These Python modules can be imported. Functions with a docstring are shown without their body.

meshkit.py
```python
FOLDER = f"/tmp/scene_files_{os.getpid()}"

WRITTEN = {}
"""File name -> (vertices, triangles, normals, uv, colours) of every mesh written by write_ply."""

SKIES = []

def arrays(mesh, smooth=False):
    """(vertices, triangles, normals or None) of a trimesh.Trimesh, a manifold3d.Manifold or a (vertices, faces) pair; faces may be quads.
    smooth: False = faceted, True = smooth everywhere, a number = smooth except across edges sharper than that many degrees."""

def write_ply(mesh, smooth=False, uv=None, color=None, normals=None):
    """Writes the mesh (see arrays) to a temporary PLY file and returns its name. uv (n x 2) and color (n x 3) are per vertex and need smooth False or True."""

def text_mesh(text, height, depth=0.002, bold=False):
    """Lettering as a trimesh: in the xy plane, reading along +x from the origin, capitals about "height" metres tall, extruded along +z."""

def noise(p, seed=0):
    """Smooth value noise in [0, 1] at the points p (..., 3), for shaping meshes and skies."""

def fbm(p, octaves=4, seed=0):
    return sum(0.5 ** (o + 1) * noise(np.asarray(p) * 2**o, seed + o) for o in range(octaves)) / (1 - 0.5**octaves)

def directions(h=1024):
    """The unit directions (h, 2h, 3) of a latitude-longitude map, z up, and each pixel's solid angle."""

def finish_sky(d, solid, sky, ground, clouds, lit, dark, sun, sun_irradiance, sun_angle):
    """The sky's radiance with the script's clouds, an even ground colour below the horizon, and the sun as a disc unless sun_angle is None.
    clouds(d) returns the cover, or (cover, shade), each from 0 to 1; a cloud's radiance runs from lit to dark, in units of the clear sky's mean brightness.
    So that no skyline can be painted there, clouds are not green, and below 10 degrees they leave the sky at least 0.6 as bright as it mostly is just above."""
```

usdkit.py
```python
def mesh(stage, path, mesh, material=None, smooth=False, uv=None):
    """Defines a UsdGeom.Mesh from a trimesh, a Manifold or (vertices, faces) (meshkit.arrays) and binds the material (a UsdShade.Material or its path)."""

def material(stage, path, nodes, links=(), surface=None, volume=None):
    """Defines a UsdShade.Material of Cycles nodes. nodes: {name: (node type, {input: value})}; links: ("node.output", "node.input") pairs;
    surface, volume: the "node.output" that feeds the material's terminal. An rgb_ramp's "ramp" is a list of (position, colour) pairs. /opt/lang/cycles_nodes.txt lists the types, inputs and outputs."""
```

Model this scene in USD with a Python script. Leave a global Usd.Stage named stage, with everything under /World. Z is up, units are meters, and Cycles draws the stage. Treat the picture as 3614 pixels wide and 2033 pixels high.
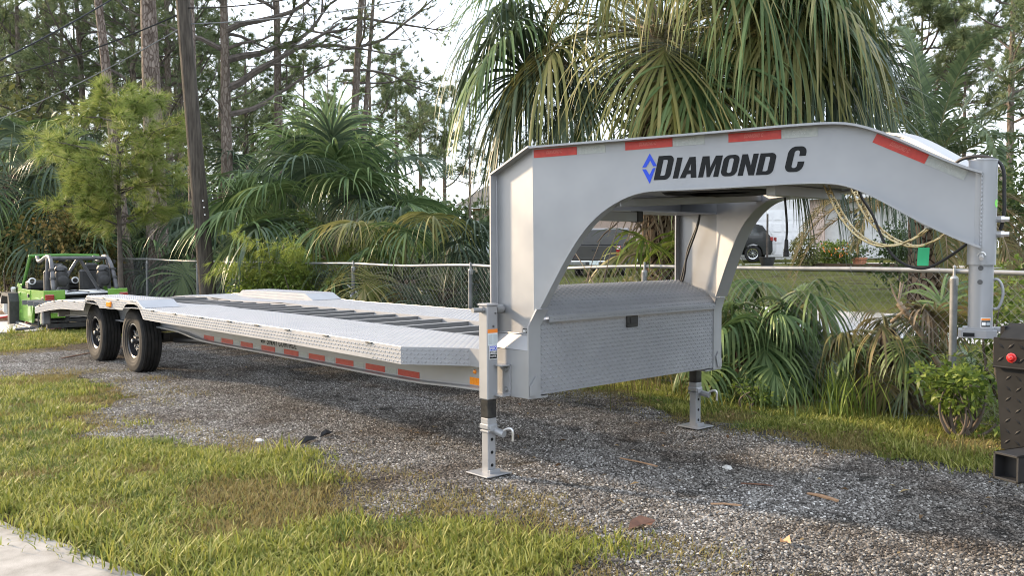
import math, random
import numpy as np, trimesh, usdkit, meshkit
from pxr import Usd, UsdGeom, UsdLux, UsdShade, Gf, Sdf, Vt
from shapely.geometry import Polygon
from shapely import affinity

stage = Usd.Stage.CreateInMemory()
UsdGeom.SetStageUpAxis(stage, 'Z')
UsdGeom.SetStageMetersPerUnit(stage, 1.0)
UsdGeom.Xform.Define(stage, '/World')
UsdGeom.Scope.Define(stage, '/World/Looks')

# ---------------------------------------------------------------- camera
# world: x along the trailer towards its hitch, y across it away from the camera, z up
EYE = np.array([4.3685, -4.7987, 1.4927])
YAW, PITCH, ROLL, FPX = -0.8431, -0.0445, -0.0040, 3090.0
_fw = np.array([math.sin(YAW) * math.cos(PITCH), math.cos(YAW) * math.cos(PITCH), math.sin(PITCH)])
_r0 = np.array([math.cos(YAW), -math.sin(YAW), 0.0]); _u0 = np.cross(_r0, _fw)
_rt = _r0 * math.cos(ROLL) + _u0 * math.sin(ROLL); _up = _u0 * math.cos(ROLL) - _r0 * math.sin(ROLL)
cam = UsdGeom.Camera.Define(stage, '/World/camera')
cam.CreateHorizontalApertureAttr(36.0)
cam.CreateFocalLengthAttr(36.0 * FPX / 3614.0)
_m = Gf.Matrix4d(*[float(x) for x in (*_rt, 0, *_up, 0, *(-_fw), 0, *EYE, 1)])
cam.AddTransformOp().Set(_m)
cam.CreateExposureAttr(1.18)
cam.CreateFStopAttr(0.0)
cam.CreateClippingRangeAttr(Gf.Vec2f(0.05, 2000))

# ---------------------------------------------------------------- sky and sun
SUN_AZ, SUN_EL = math.radians(21), math.radians(20)
SUN = np.array([-math.cos(SUN_AZ) * math.cos(SUN_EL), -math.sin(SUN_AZ) * math.cos(SUN_EL), math.sin(SUN_EL)])
dome = UsdLux.DomeLight.Define(stage, '/World/sky')
usdkit.material(stage, '/World/Looks/sky_look', {
    's': ('sky_texture', {'sky_type': 'single_scattering', 'sun_disc': False, 'sun_elevation': SUN_EL, 'sun_rotation': math.atan2(SUN[0], SUN[1]),
                          'air_density': 1.0, 'aerosol_density': 1.6, 'ozone_density': 1.0}),
    'tc': ('texture_coordinate', {}),
    'mp': ('mapping', {'scale': (1.0, 1.0, 2.6)}),
    'n': ('noise_texture', {'scale': 2.2, 'detail': 5.0, 'roughness': 0.55}),
    'r': ('rgb_ramp', {'ramp': [(0.36, (0.45, 0.45, 0.45)), (0.62, (0.92, 0.92, 0.92))]}),
    'w': ('mix', {'color2': (8.6, 9.2, 10.2)}),
    'b': ('background_shader', {'strength': 0.12})},
    [('tc.generated', 'mp.vector'), ('mp.vector', 'n.vector'), ('n.fac', 'r.fac'), ('r.color', 'w.fac'), ('s.color', 'w.color1'), ('w.color', 'b.color')], surface='b.background')
UsdShade.MaterialBindingAPI.Apply(dome.GetPrim()).Bind(UsdShade.Material.Get(stage, '/World/Looks/sky_look'))
dome.GetPrim().SetCustomDataByKey('kind', 'structure')
sun = UsdLux.DistantLight.Define(stage, '/World/sun')
sun.CreateIntensityAttr(1.1); sun.CreateAngleAttr(4.0); sun.CreateNormalizeAttr(True); sun.CreateColorAttr(Gf.Vec3f(1.0, 0.76, 0.50))
_z = SUN; _x = np.cross([0, 0, 1], _z); _x /= np.linalg.norm(_x); _y = np.cross(_z, _x)
sun.AddTransformOp().Set(Gf.Matrix4d(*[float(x) for x in (*_x, 0, *_y, 0, *_z, 0, 0, 0, 50, 1)]))

# ---------------------------------------------------------------- prim helpers
_taken = {}
def numbered(parent, name):
    k = (parent, name); n = _taken.get(k, 0); _taken[k] = n + 1
    return parent + '/' + (name if n == 0 else f'{name}_{n:03d}')
def tag(p, label=None, cat=None, group=None, kind=None):
    for k, v in (('label', label), ('category', cat), ('group', group), ('kind', kind)):
        if v: p.SetCustomDataByKey(k, v)
    return p
ISLANDS = set()                            # materials whose colour varies piece by piece (leaf, stone)
def vary(m, v, f, seed):
    from scipy.sparse import coo_matrix; from scipy.sparse.csgraph import connected_components
    n = len(v); g = coo_matrix((np.ones(2 * len(f), bool), (np.r_[f[:, 0], f[:, 0]], np.r_[f[:, 1], f[:, 2]])), (n, n)); k, lab = connected_components(g, False)
    r = np.random.default_rng(seed % 99991).random(k)[lab].astype(np.float32)
    UsdGeom.PrimvarsAPI(m).CreatePrimvar('rnd', Sdf.ValueTypeNames.FloatArray, 'vertex').Set(Vt.FloatArray.FromNumpy(r))
class T:                                    # a thing: an Xform at its base; its parts keep world coordinates minus the base
    def __init__(s, name, label, cat, base=(0, 0, 0), group=None, kind=None):
        s.path = numbered('/World', name); s.base = np.array(base, float)
        x = UsdGeom.Xform.Define(stage, s.path); x.AddTranslateOp().Set(Gf.Vec3d(*map(float, base)))
        s.prim = tag(x.GetPrim(), label, cat, group, kind)
    def part(s, name, mesh, mat, smooth=False, under=None, label=None, kind=None):
        v, f = arr(mesh)
        path = numbered(under or s.path, name)
        m = usdkit.mesh(stage, path, (v - s.base, f), M[mat], smooth)
        if mat in ISLANDS: vary(m, v, f, len(path) * 7919 + len(v))
        tag(m.GetPrim(), label=label, kind=kind)
        return path
def single(name, mesh, mat, label=None, cat=None, group=None, kind=None, smooth=False, base=(0, 0, 0)):
    v, f = arr(mesh); path = numbered('/World', name)
    m = usdkit.mesh(stage, path, (v - np.array(base, float), f), M[mat], smooth)
    if mat in ISLANDS: vary(m, v, f, len(v))
    if any(base): UsdGeom.Xformable(m).AddTranslateOp().Set(Gf.Vec3d(*map(float, base)))
    return tag(m.GetPrim(), label, cat, group, kind)
def arr(mesh):
    if isinstance(mesh, list): mesh = join(mesh)
    if hasattr(mesh, 'to_mesh'):
        m = mesh.to_mesh(); return np.array(m.vert_properties[:, :3], float), np.array(m.tri_verts, int)
    if isinstance(mesh, tuple):
        v, f = np.asarray(mesh[0], float), np.asarray(mesh[1], int)
        if f.shape[1] == 4: f = np.vstack([f[:, [0, 1, 2]], f[:, [0, 2, 3]]])
        return v, f
    return np.asarray(mesh.vertices, float), np.asarray(mesh.faces, int)
def join(ms):
    V, F, n = [], [], 0
    for m in ms:
        v, f = arr(m); V.append(v); F.append(f + n); n += len(v)
    return np.vstack(V), np.vstack(F)

# ---------------------------------------------------------------- shapes
def nz(v): v = np.asarray(v, float); return v / max(np.linalg.norm(v), 1e-9)
def box(a, b, ch=0.0):
    a, b = np.minimum(a, b).astype(float), np.maximum(a, b).astype(float)
    return obox((a + b) / 2, (b - a) / 2, ch)
def obox(c, h, ch=0.0, ax=None):
    """box of half sizes h about c, edges chamfered by ch, axes ax (rows)"""
    h = np.asarray(h, float)
    if ch <= 0:
        v = np.array([[x, y, z] for x in (-1, 1) for y in (-1, 1) for z in (-1, 1)], float) * h
        f = np.array([[0, 1, 3, 2], [4, 6, 7, 5], [0, 4, 5, 1], [2, 3, 7, 6], [0, 2, 6, 4], [1, 5, 7, 3]])
        v, f = arr((v, f))
    else:
        ch = min(ch, 0.49 * 2 * h.min()); pts = []
        for s in np.array([[x, y, z] for x in (-1, 1) for y in (-1, 1) for z in (-1, 1)], float):
            for k in range(3):
                q = h - ch; q[k] = h[k]; pts.append(s * q)
        m = trimesh.convex.convex_hull(np.array(pts)); v, f = arr(m)
    if ax is not None: v = v @ np.asarray(ax, float)
    return v + np.asarray(c, float), f
def tube(pts, r, n=8, cap=True):
    pts = np.asarray(pts, float); K = len(pts); r = np.broadcast_to(np.asarray(r, float), (K,))
    d = np.gradient(pts, axis=0); d /= np.maximum(np.linalg.norm(d, axis=1, keepdims=True), 1e-9)
    ref = np.array([0, 0, 1.0]) if abs(d[0][2]) < 0.9 else np.array([1.0, 0, 0])
    s = nz(np.cross(d[0], ref)); S = []
    for k in range(K):
        s = nz(s - d[k] * (s @ d[k])); S.append(s)
    S = np.array(S); U = np.cross(d, S); a = np.arange(n) * 2 * np.pi / n
    v = pts[:, None] + r[:, None, None] * (np.cos(a)[None, :, None] * S[:, None] + np.sin(a)[None, :, None] * U[:, None])
    v = v.reshape(-1, 3); i = np.arange(K - 1)[:, None] * n; j = np.arange(n)[None]; j2 = (j + 1) % n
    q = np.stack([i + j, i + j2, i + n + j2, i + n + j], -1).reshape(-1, 4)
    f = np.vstack([q[:, [0, 1, 2]], q[:, [0, 2, 3]]])
    if cap:
        v = np.vstack([v, pts[0], pts[-1]]); c0, c1 = len(v) - 2, len(v) - 1; jj = np.arange(n); k2 = (jj + 1) % n
        f = np.vstack([f, np.stack([k2, jj, np.full(n, c0)], 1), np.stack([jj + (K - 1) * n, k2 + (K - 1) * n, np.full(n, c1)], 1)])
    return v, f
def cyl(a, b, r, n=16): return tube([a, b], r, n)
def prism(poly, O, X, Y, N, d0, d1):
    """2D polygon (shapely or points) in the plane O + x X + y Y, extruded along N from d0 to d1"""
    p = poly if isinstance(poly, Polygon) else Polygon(poly)
    if not p.is_valid: p = p.buffer(0)
    m = trimesh.creation.extrude_polygon(p, d1 - d0, engine='earcut')
    v = np.asarray(m.vertices); X, Y, N = (np.asarray(k, float) for k in (X, Y, N))
    w = np.asarray(O, float) + v[:, :1] * X + v[:, 1:2] * Y + (v[:, 2:3] + d0) * N
    f = np.asarray(m.faces)
    return w, (f if np.cross(X, Y) @ N > 0 else f[:, ::-1])
def strip(pts, wdir, w, th, up=None):
    """a bar of width w along wdir (array per point or one) and thickness th following pts"""
    pts = np.asarray(pts, float); K = len(pts); wd = np.broadcast_to(np.asarray(wdir, float), (K, 3))
    d = np.gradient(pts, axis=0); n = np.cross(d, wd); n /= np.linalg.norm(n, axis=1, keepdims=True)
    c = [(-.5, -.5), (.5, -.5), (.5, .5), (-.5, .5)]
    v = np.stack([pts + a * w * wd + b * th * n for a, b in c], 1).reshape(-1, 3)
    i = np.arange(K - 1)[:, None] * 4; j = np.arange(4)[None]; j2 = (j + 1) % 4
    q = np.stack([i + j, i + 4 + j, i + 4 + j2, i + j2], -1).reshape(-1, 4)
    e = (K - 1) * 4; q = np.vstack([q, [[0, 1, 2, 3], [e + 3, e + 2, e + 1, e]]])
    return arr((v, q))
def lathe(prof, O, A, n=32):
    """profile (r, h) turned about the axis A from O"""
    prof = np.asarray(prof, float); A = nz(A); ref = [0, 0, 1] if abs(A[2]) < .9 else [1, 0, 0]
    S = nz(np.cross(A, ref)); U = np.cross(A, S); a = np.arange(n) * 2 * np.pi / n
    ring = np.cos(a)[:, None] * S + np.sin(a)[:, None] * U
    v = (np.asarray(O, float) + prof[:, 1, None, None] * A + prof[:, 0, None, None] * ring[None]).reshape(-1, 3)
    K = len(prof); i = np.arange(K - 1)[:, None] * n; j = np.arange(n)[None]; j2 = (j + 1) % n
    return arr((v, np.stack([i + j, i + j2, i + n + j2, i + n + j], -1).reshape(-1, 4)))
def lugs(O, A, La, B, Lb, N, p=0.026, keep=None, size=(0.012, 0.0048, 0.0036)):
    """raised tread-plate lugs, turned alternately, on the parallelogram O + a A + b B"""
    na, nb = int(La / p), int(Lb / p)
    I, J = np.meshgrid(np.arange(na), np.arange(nb), indexing='ij'); I, J = I.ravel(), J.ravel()
    a, b = (I + .5) * La / na, (J + .5) * Lb / nb
    if keep is not None:
        k = keep(a, b); a, b, I, J = a[k], b[k], I[k], J[k]
    A, B, N, O = (np.asarray(q, float) for q in (A, B, N, O))
    th = np.where((I + J) % 2 == 0, math.radians(40), math.radians(-50) + math.radians(100))
    th = np.where((I + J) % 2 == 0, math.radians(42), math.radians(138))
    c = O + a[:, None] * A + b[:, None] * B
    l = np.cos(th)[:, None] * A + np.sin(th)[:, None] * B; s = -np.sin(th)[:, None] * A + np.cos(th)[:, None] * B
    L, W, H = size
    v = np.stack([c - l * L, c - s * W, c + l * L, c + s * W, c + N * H - l * L * .35, c + N * H + l * L * .35], 1).reshape(-1, 3)
    t = np.array([[0, 1, 4], [1, 5, 4], [1, 2, 5], [2, 3, 5], [3, 4, 5], [3, 0, 4]])
    f = (np.arange(len(c))[:, None, None] * 6 + t[None]).reshape(-1, 3)
    if np.cross(A, B) @ N < 0: f = f[:, ::-1]
    return v, f
def letters(text, O, X, Y, N, h, bold=True, sx=1.0, shear=0.0, th=0.0015, width=None):
    m = meshkit.text_mesh(text, h, th, bold); v = np.asarray(m.vertices).copy()
    v[:, 0] -= v[:, 0].min()
    if width: sx = width / np.ptp(v[:, 0])
    v[:, 0] = v[:, 0] * sx + v[:, 1] * shear
    return np.asarray(O, float) + v[:, :1] * np.asarray(X) + v[:, 1:2] * np.asarray(Y) + v[:, 2:] * np.asarray(N), np.asarray(m.faces)
def rrect(x0, y0, x1, y1, r, left=True):
    """rounded block; left=False keeps the left corners square"""
    q = Polygon([(x0, y0), (x1, y0), (x1, y1), (x0, y1)]); k = q.buffer(-r).buffer(r)
    return k if left else k.union(Polygon([(x0, y0), (x0 + r, y0), (x0 + r, y1), (x0, y1)]))
def glyph(c):
    """heavy condensed capital of height 1: (polygon, width)"""
    s = .265
    if c == 'D': return rrect(0, 0, .74, 1, .24, False).difference(rrect(s, .17, .74 - s, .83, .07, False)), .74
    if c == 'O': return rrect(0, 0, .74, 1, .27).difference(rrect(s, .16, .74 - s, .84, .09)), .74
    if c == 'C': return rrect(0, 0, .74, 1, .27).difference(rrect(s, .16, .74 - s, .84, .09)).difference(Polygon([(.40, .40), (.9, .40), (.9, .62), (.40, .62)])), .74
    if c == 'I': return Polygon([(0, 0), (s, 0), (s, 1), (0, 1)]), s
    if c == 'A': return Polygon([(0, 0), (.25, 1), (.55, 1), (.80, 0), (.53, 0), (.49, .18), (.31, .18), (.27, 0)]).difference(Polygon([(.345, .37), (.455, .37), (.40, .68)])), .80
    if c == 'M': return Polygon([(0, 0), (0, 1), (.33, 1), (.475, .45), (.62, 1), (.95, 1), (.95, 0), (.71, 0), (.71, .62), (.55, 0), (.40, 0), (.24, .62), (.24, 0)]), .95
    if c == 'N': return Polygon([(0, 0), (0, 1), (.25, 1), (.50, .46), (.50, 1), (.74, 1), (.74, 0), (.49, 0), (.24, .54), (.24, 0)]), .74
def heavy(text, O, X, Y, N, h, grow, width, shear=.2, th=.0012):
    x, gs = 0, []
    for c in text:
        g, w = glyph(c); gs.append((g, x)); x += w + .075
    k = width / (x - .075) ; out = []
    for g, x0 in gs:
        out.append(prism(affinity.affine_transform(g, [k, shear * h, 0, h, x0 * k, 0]), O, X, Y, N, 0, th))
    return out
def smooth_path(pts, n=24):
    from scipy.interpolate import CubicSpline
    pts = np.asarray(pts, float); d = np.r_[0, np.cumsum(np.linalg.norm(np.diff(pts, axis=0), axis=1))]
    return CubicSpline(d, pts)(np.linspace(0, d[-1], n))

# ---------------------------------------------------------------- materials
M = {}
def look(name, c1, c2=None, scale=6.0, rough=0.5, metal=0.0, bump=None, spec=0.5, coat=0.0, detail=4.0, lo=0.35, hi=0.65, stretch=None, c3=None, trans=0.0, rough2=None):
    nodes = {'p': ('principled_bsdf', {'base_color': c1, 'roughness': rough, 'metallic': metal, 'specular_ior_level': spec, 'coat_weight': coat, 'transmission_weight': trans}),
             'tc': ('texture_coordinate', {}), 'mp': ('mapping', {'scale': stretch or (1, 1, 1)})}
    links = [('tc.object', 'mp.vector')]
    if c2 is not None:
        nodes['n'] = ('noise_texture', {'scale': scale, 'detail': detail, 'roughness': 0.6})
        nodes['r'] = ('rgb_ramp', {'ramp': [(lo, c1), (hi, c2)] if c3 is None else [(lo, c1), ((lo + hi) / 2, c2), (hi, c3)]})
        links += [('mp.vector', 'n.vector'), ('n.fac', 'r.fac'), ('r.color', 'p.base_color')]
        if rough2 is not None:
            nodes['rr'] = ('map_range', {'from_min': lo, 'from_max': hi, 'to_min': rough, 'to_max': rough2, 'clamp': True})
            links += [('n.fac', 'rr.value'), ('rr.result', 'p.roughness')]
    if bump:
        nodes['bn'] = ('noise_texture', {'scale': bump[0], 'detail': 3.0}); nodes['bp'] = ('bump', {'strength': bump[1], 'distance': bump[2]})
        links += [('mp.vector', 'bn.vector'), ('bn.fac', 'bp.height'), ('bp.normal', 'p.normal')]
    M[name] = usdkit.material(stage, '/World/Looks/' + name, nodes, links, surface='p.BSDF')
def leaf(name, cols, trans=0.3, rough=0.45, scale=0.9, spec=0.18):
    """foliage: colour varies leaf by leaf and slowly through the crown"""
    n = len(cols)
    ISLANDS.add(name)
    nodes = {'g': ('attribute', {'attribute': 'rnd'}), 'tc': ('texture_coordinate', {}), 'n': ('noise_texture', {'scale': scale, 'detail': 2.0}),
             'm': ('math', {'math_type': 'multiply_add', 'value2': 0.55}), 'm2': ('math', {'math_type': 'multiply', 'value2': 0.5}),
             'r': ('rgb_ramp', {'ramp': [(0.22 + 0.56 * i / max(n - 1, 1), c) for i, c in enumerate(cols)]}),
             'p': ('principled_bsdf', {'roughness': rough, 'specular_ior_level': spec}), 't': ('translucent_bsdf', {}), 'x': ('mix_closure', {'fac': trans}),
             'br': ('brightness_contrast', {'bright': 0.0, 'contrast': 0.0})}
    links = [('g.fac', 'm.value1'), ('tc.object', 'n.vector'), ('n.fac', 'm2.value1'), ('m2.value', 'm.value3'), ('m.value', 'r.fac'), ('r.color', 'p.base_color'),
             ('r.color', 't.color'), ('p.BSDF', 'x.closure1'), ('t.BSDF', 'x.closure2')]
    del nodes['br']
    M[name] = usdkit.material(stage, '/World/Looks/' + name, nodes, links, surface='x.closure')
def bark(name, c1, c2, crack, scale=9.0, zs=0.28, bumpd=0.03):
    M[name] = usdkit.material(stage, '/World/Looks/' + name, {
        'tc': ('texture_coordinate', {}), 'mp': ('mapping', {'scale': (1, 1, zs)}), 'v': ('voronoi_texture', {'feature': 'distance_to_edge', 'scale': scale}),
        'vc': ('voronoi_texture', {'feature': 'f1', 'scale': scale}), 'n': ('noise_texture', {'scale': 14.0, 'detail': 5.0}),
        'rc': ('rgb_ramp', {'ramp': [(0.02, crack), (0.13, (1, 1, 1))]}), 'r': ('rgb_ramp', {'ramp': [(0.15, c1), (0.8, c2)]}),
        'mx': ('mix', {'mix_type': 'multiply', 'fac': 1.0}), 'sv': ('separate_color', {}), 'ad': ('math', {'math_type': 'multiply_add', 'value2': 0.5}),
        'h2': ('math', {'math_type': 'multiply', 'value2': 0.5}),
        'bp': ('bump', {'strength': 0.9, 'distance': bumpd}), 'p': ('principled_bsdf', {'roughness': 0.85, 'specular_ior_level': 0.2})},
        [('tc.object', 'mp.vector'), ('mp.vector', 'v.vector'), ('mp.vector', 'vc.vector'), ('mp.vector', 'n.vector'), ('v.distance', 'rc.fac'), ('vc.color', 'sv.color'), ('sv.r', 'ad.value1'),
         ('n.fac', 'h2.value1'), ('h2.value', 'ad.value3'), ('ad.value', 'r.fac'), ('r.color', 'mx.color1'), ('rc.color', 'mx.color2'), ('mx.color', 'p.base_color'), ('rc.color', 'bp.height'), ('bp.normal', 'p.normal')], surface='p.BSDF')
look('silver_paint', (.275, .283, .298), (.335, .342, .355), 2.2, .36, .42, bump=(420, .10, .002), lo=.3, hi=.7, rough2=.54, detail=7.0)
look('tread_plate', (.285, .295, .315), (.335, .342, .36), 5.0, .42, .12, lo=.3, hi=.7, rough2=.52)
look('tread_plate_shaded', (.235, .243, .262), (.28, .287, .302), 5.0, .42, .25, lo=.3, hi=.7, rough2=.52)  # deck plate paint with the shade of box and corners worked into its colour
look('dark_steel', (.05, .052, .055), (.09, .09, .09), 6, .6, .1)
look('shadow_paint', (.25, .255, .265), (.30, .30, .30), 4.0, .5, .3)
look('black_paint', (.008, .008, .009), (.018, .017, .016), 9.0, .45, 0.0, bump=(260, .15, .002))
look('primer_black', (.012, .012, .014), (.05, .048, .045), 12, .35, .3)
look('zinc', (.55, .55, .55), (.68, .67, .65), 14, .3, .85)
look('member_shade_paint', (.115, .118, .122), (.15, .15, .15), 5, .5, .2)  # silver paint darkened to carry the shade on the cross members
look('gold_zinc', (.56, .43, .20), (.66, .58, .38), 30, .26, .9)
look('galvanised', (.24, .245, .25), (.34, .34, .335), 10, .45, .6)
look('galvanised_dull', (.11, .118, .122), (.19, .195, .20), 9, .6, .35)
look('rubber', (.009, .009, .010), (.024, .0225, .021), 9, .8, 0, bump=(120, .25, .003), spec=.3)
look('black_rubber', (.012, .012, .013), rough=.5)
look('rim_black', (.009, .009, .010), rough=.3, coat=.3)
look('tape_red', (.40, .025, .018), (.47, .04, .025), 40, .35, bump=(500, .25, .001))
look('tape_white', (.31, .335, .325), (.38, .40, .385), 60, .35, bump=(500, .25, .001))
look('tape_mark_red', (.52, .12, .09), rough=.4)
look('tape_mark_white', (.46, .48, .47), rough=.4)
look('amber', (.75, .20, .008), (.85, .30, .02), 60, .2, coat=.6)
look('decal_black', (.008, .009, .010), rough=.5, spec=.2)
look('decal_blue', (.012, .055, .52), rough=.32)
look('decal_white', (.78, .78, .77), rough=.4)
look('decal_orange', (.75, .22, .03), rough=.4)
look('decal_paper', (.58, .64, .66), rough=.45)
look('decal_grey', (.36, .40, .42), rough=.45)
look('green_card', (.03, .46, .20), (.04, .52, .24), 8, .5)
look('lime_sticker', (.22, .75, .10), rough=.4)
look('lens_red', (.45, .012, .012), rough=.12, coat=1.0)
# ---------------------------------------------------------------- the gooseneck trailer
W = 1.295
def deck_z(u): return 0.794 - 0.015 * u - 0.002 * u * u
PROFILE = [(-10.73, .616), (-9.954, .727), (-9.279, .785), (-8.2, .812)]
X3, Y3, Z3 = np.eye(3)
tr = T('gooseneck_trailer', 'long silver gooseneck car hauler trailer with tread plate deck standing on the gravel', 'trailer', (0, 0, 0))
def run(us): return [(u, deck_z(u)) for u in us]
def plate_run(prof, v0, v1, th=.006):
    """deck plate following the (u, z) profile between v0 and v1"""
    p = [(u, (v0 + v1) / 2, z - th / 2) for u, z in prof]
    return strip(p, Y3, abs(v1 - v0), th)
def lug_run(prof, v0, v1, p=.03, keep=None):
    out = []
    for (u0, z0), (u1, z1) in zip(prof[:-1], prof[1:]):
        d = np.array([u1 - u0, 0, z1 - z0]); L = np.linalg.norm(d); d /= L; n = np.cross(d, Y3)
        out.append(lugs((u0, v0, z0), d, L, Y3, v1 - v0, n, p, (lambda a, b, u0=u0, d=d: keep(u0 + a * d[0], v0 + b)) if keep else None, (.014, .005, .0034)))
    return out
G0 = .412                                           # half of the open gap
FU = [(-8.2, .812), (-8.045, .888), (-7.3, .896), (-6.13, .906), (-5.92, .827)]      # drive-over fender
cham = lambda u, v: (u < -.74) | (v > -1.295 + (u + .74) * .62 + .03)
front = run(np.linspace(-5.92, -.74, 9))
# deck: rear slope and mid, near and far sides
rear = [*PROFILE]
for sgn in (-1, 1):
    a, b = (-W, -G0) if sgn < 0 else (G0, W)
    mid = run(np.linspace(-8.2, -5.92, 4)); mid[0] = (-8.2, .812); mid[-1] = (-5.92, .827)
    prof = rear + mid[1:] + front[1:]
    ms = [plate_run(prof, a, b)]
    pts = [(-.74, a), (-.74, b), (-.10, b), (-.10, a if sgn > 0 else b)]
    fz = deck_z(-.74)
    poly = [(-.7405, -W), (-.7405, -G0), (-.06, -G0), (-.06, -.86), (-.34, -1.0)] if sgn < 0 else [(-.7405, W), (-.7405, G0), (-.06, G0), (-.06, .86), (-.34, 1.0)]
    ms.append(prism(poly, (0, 0, fz), X3, Y3, Z3, -.006, 0))
    lg = lug_run(prof, a, b, .032)
    lg.append(lugs((-.74, a, fz), X3, .66, Y3, b - a, Z3, .032, (lambda q, w, a=a, s=sgn: (np.abs(a + w) < 1.295 - q * .72 - .02) & (q < .64)), (.014, .005, .0034)))
    tr.part('deck_plate', ms + lg, 'tread_plate')
    # raised drive-over fender box: top sheet, sloping ends and inner side
    vo, vi = sgn * W, sgn * .87
    top = [(u, z + .004) for u, z in FU]
    fb = [strip([(u, (vo + vi) / 2, z) for u, z in top], Y3, abs(vo - vi), .006)]
    inner = [(u, z + .004) for u, z in FU] + [(-5.92, .80), (-8.2, .80)]
    fb.append(prism(inner, (0, vi, 0), X3, Z3, Y3, -.003, .003))
    fb += lug_run([(u, z + .007) for u, z in top[:1] + top[1:4]], min(vo, vi), max(vo, vi), .032)
    fb.append(lugs((-8.0, vi - .003, .82), X3, 1.85, Z3, .075, -Y3, .03))
    tr.part('fender_box', fb, 'tread_plate')
    # skirt: one folded sheet with two wheel arches
    sk_top = rear + FU[1:] + front[1:]
    arch2 = [(-8.203, .69), (-8.094, .82), (-7.991, .842), (-7.749, .845), (-7.598, .815), (-7.521, .759)]
    arch1 = [(-6.625, .776), (-6.525, .842), (-6.453, .856), (-6.199, .862), (-6.088, .846), (-6.004, .785), (-5.922, .703)]
    bot = [(u, z - .121) for u, z in front][::-1][:-1] + arch1[::-1] + arch2[::-1] + [(-9.29, .66), (-9.967, .602), (-10.73, .518)]
    poly = Polygon([(u, z + .002) for u, z in sk_top] + bot)
    y0 = sgn * W
    sm = [prism(poly, (0, y0, 0), X3, Z3, Y3, -.003, .003)]
    from shapely import contains_xy, prepare
    inner_poly = poly.buffer(-.012); prepare(inner_poly)
    lo = poly.bounds
    sm.append(lugs((lo[0], y0 + sgn * .003, lo[1]), X3, lo[2] - lo[0], Z3, lo[3] - lo[1], Y3 * sgn, .027, lambda a, b, P=inner_poly, lo=lo: contains_xy(P, lo[0] + a, lo[1] + b), (.0125, .0050, .0042)))
    sm.append(tube([(u, y0 - sgn * .003, z + .001) for u, z in sk_top], .0055, 6))
    tr.part('side_skirt', sm, 'tread_plate')
    # corner piece across the front of the deck
    P0, P1 = np.array([-.74, y0, 0]), np.array([-.34, sgn * 1.0, 0])
    d = nz(P1 - P0); n = np.array([d[1], -d[0], 0]) * (1 if sgn < 0 else -1)
    L = np.linalg.norm(P1 - P0); zt, zb = fz + .003, fz - .121
    cm = [obox((P0 + P1) / 2 + [0, 0, (zt + zb) / 2], (L / 2, .003, (zt - zb) / 2), 0, (d, n, Z3)), lugs(P0 + n * .003 + [0, 0, zb + .006], d, L, Z3, zt - zb - .012, n, .027, None, (.0125, .0050, .0042))]
    P2 = np.array([-.06, sgn * .995, 0]); cm.append(box((-.345, sgn * .99, zb), (-.065, sgn * 1.003, zt)))
    tr.part('corner_skirt', cm, 'tread_plate_shaded')
    # folded tie-down tabs along the edge
    for u in (-10.45, -9.6, -9.2, -8.62, -7.33, -6.8, -5.6, -4.95, -4.25, -3.58, -3.0, -2.42, -1.78, -1.15) if sgn < 0 else (-5.6, -4.25, -2.8, -1.4):
        z = np.interp(u, [q[0] for q in sk_top], [q[1] for q in sk_top])
        tr.part('tie_down_slot', obox((u, y0 + sgn * .004, z - .002), (.04, .012, .006), .003), 'dark_steel')
    # main beam: web, bottom flange, top flange
    vb = sgn * .93
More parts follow.
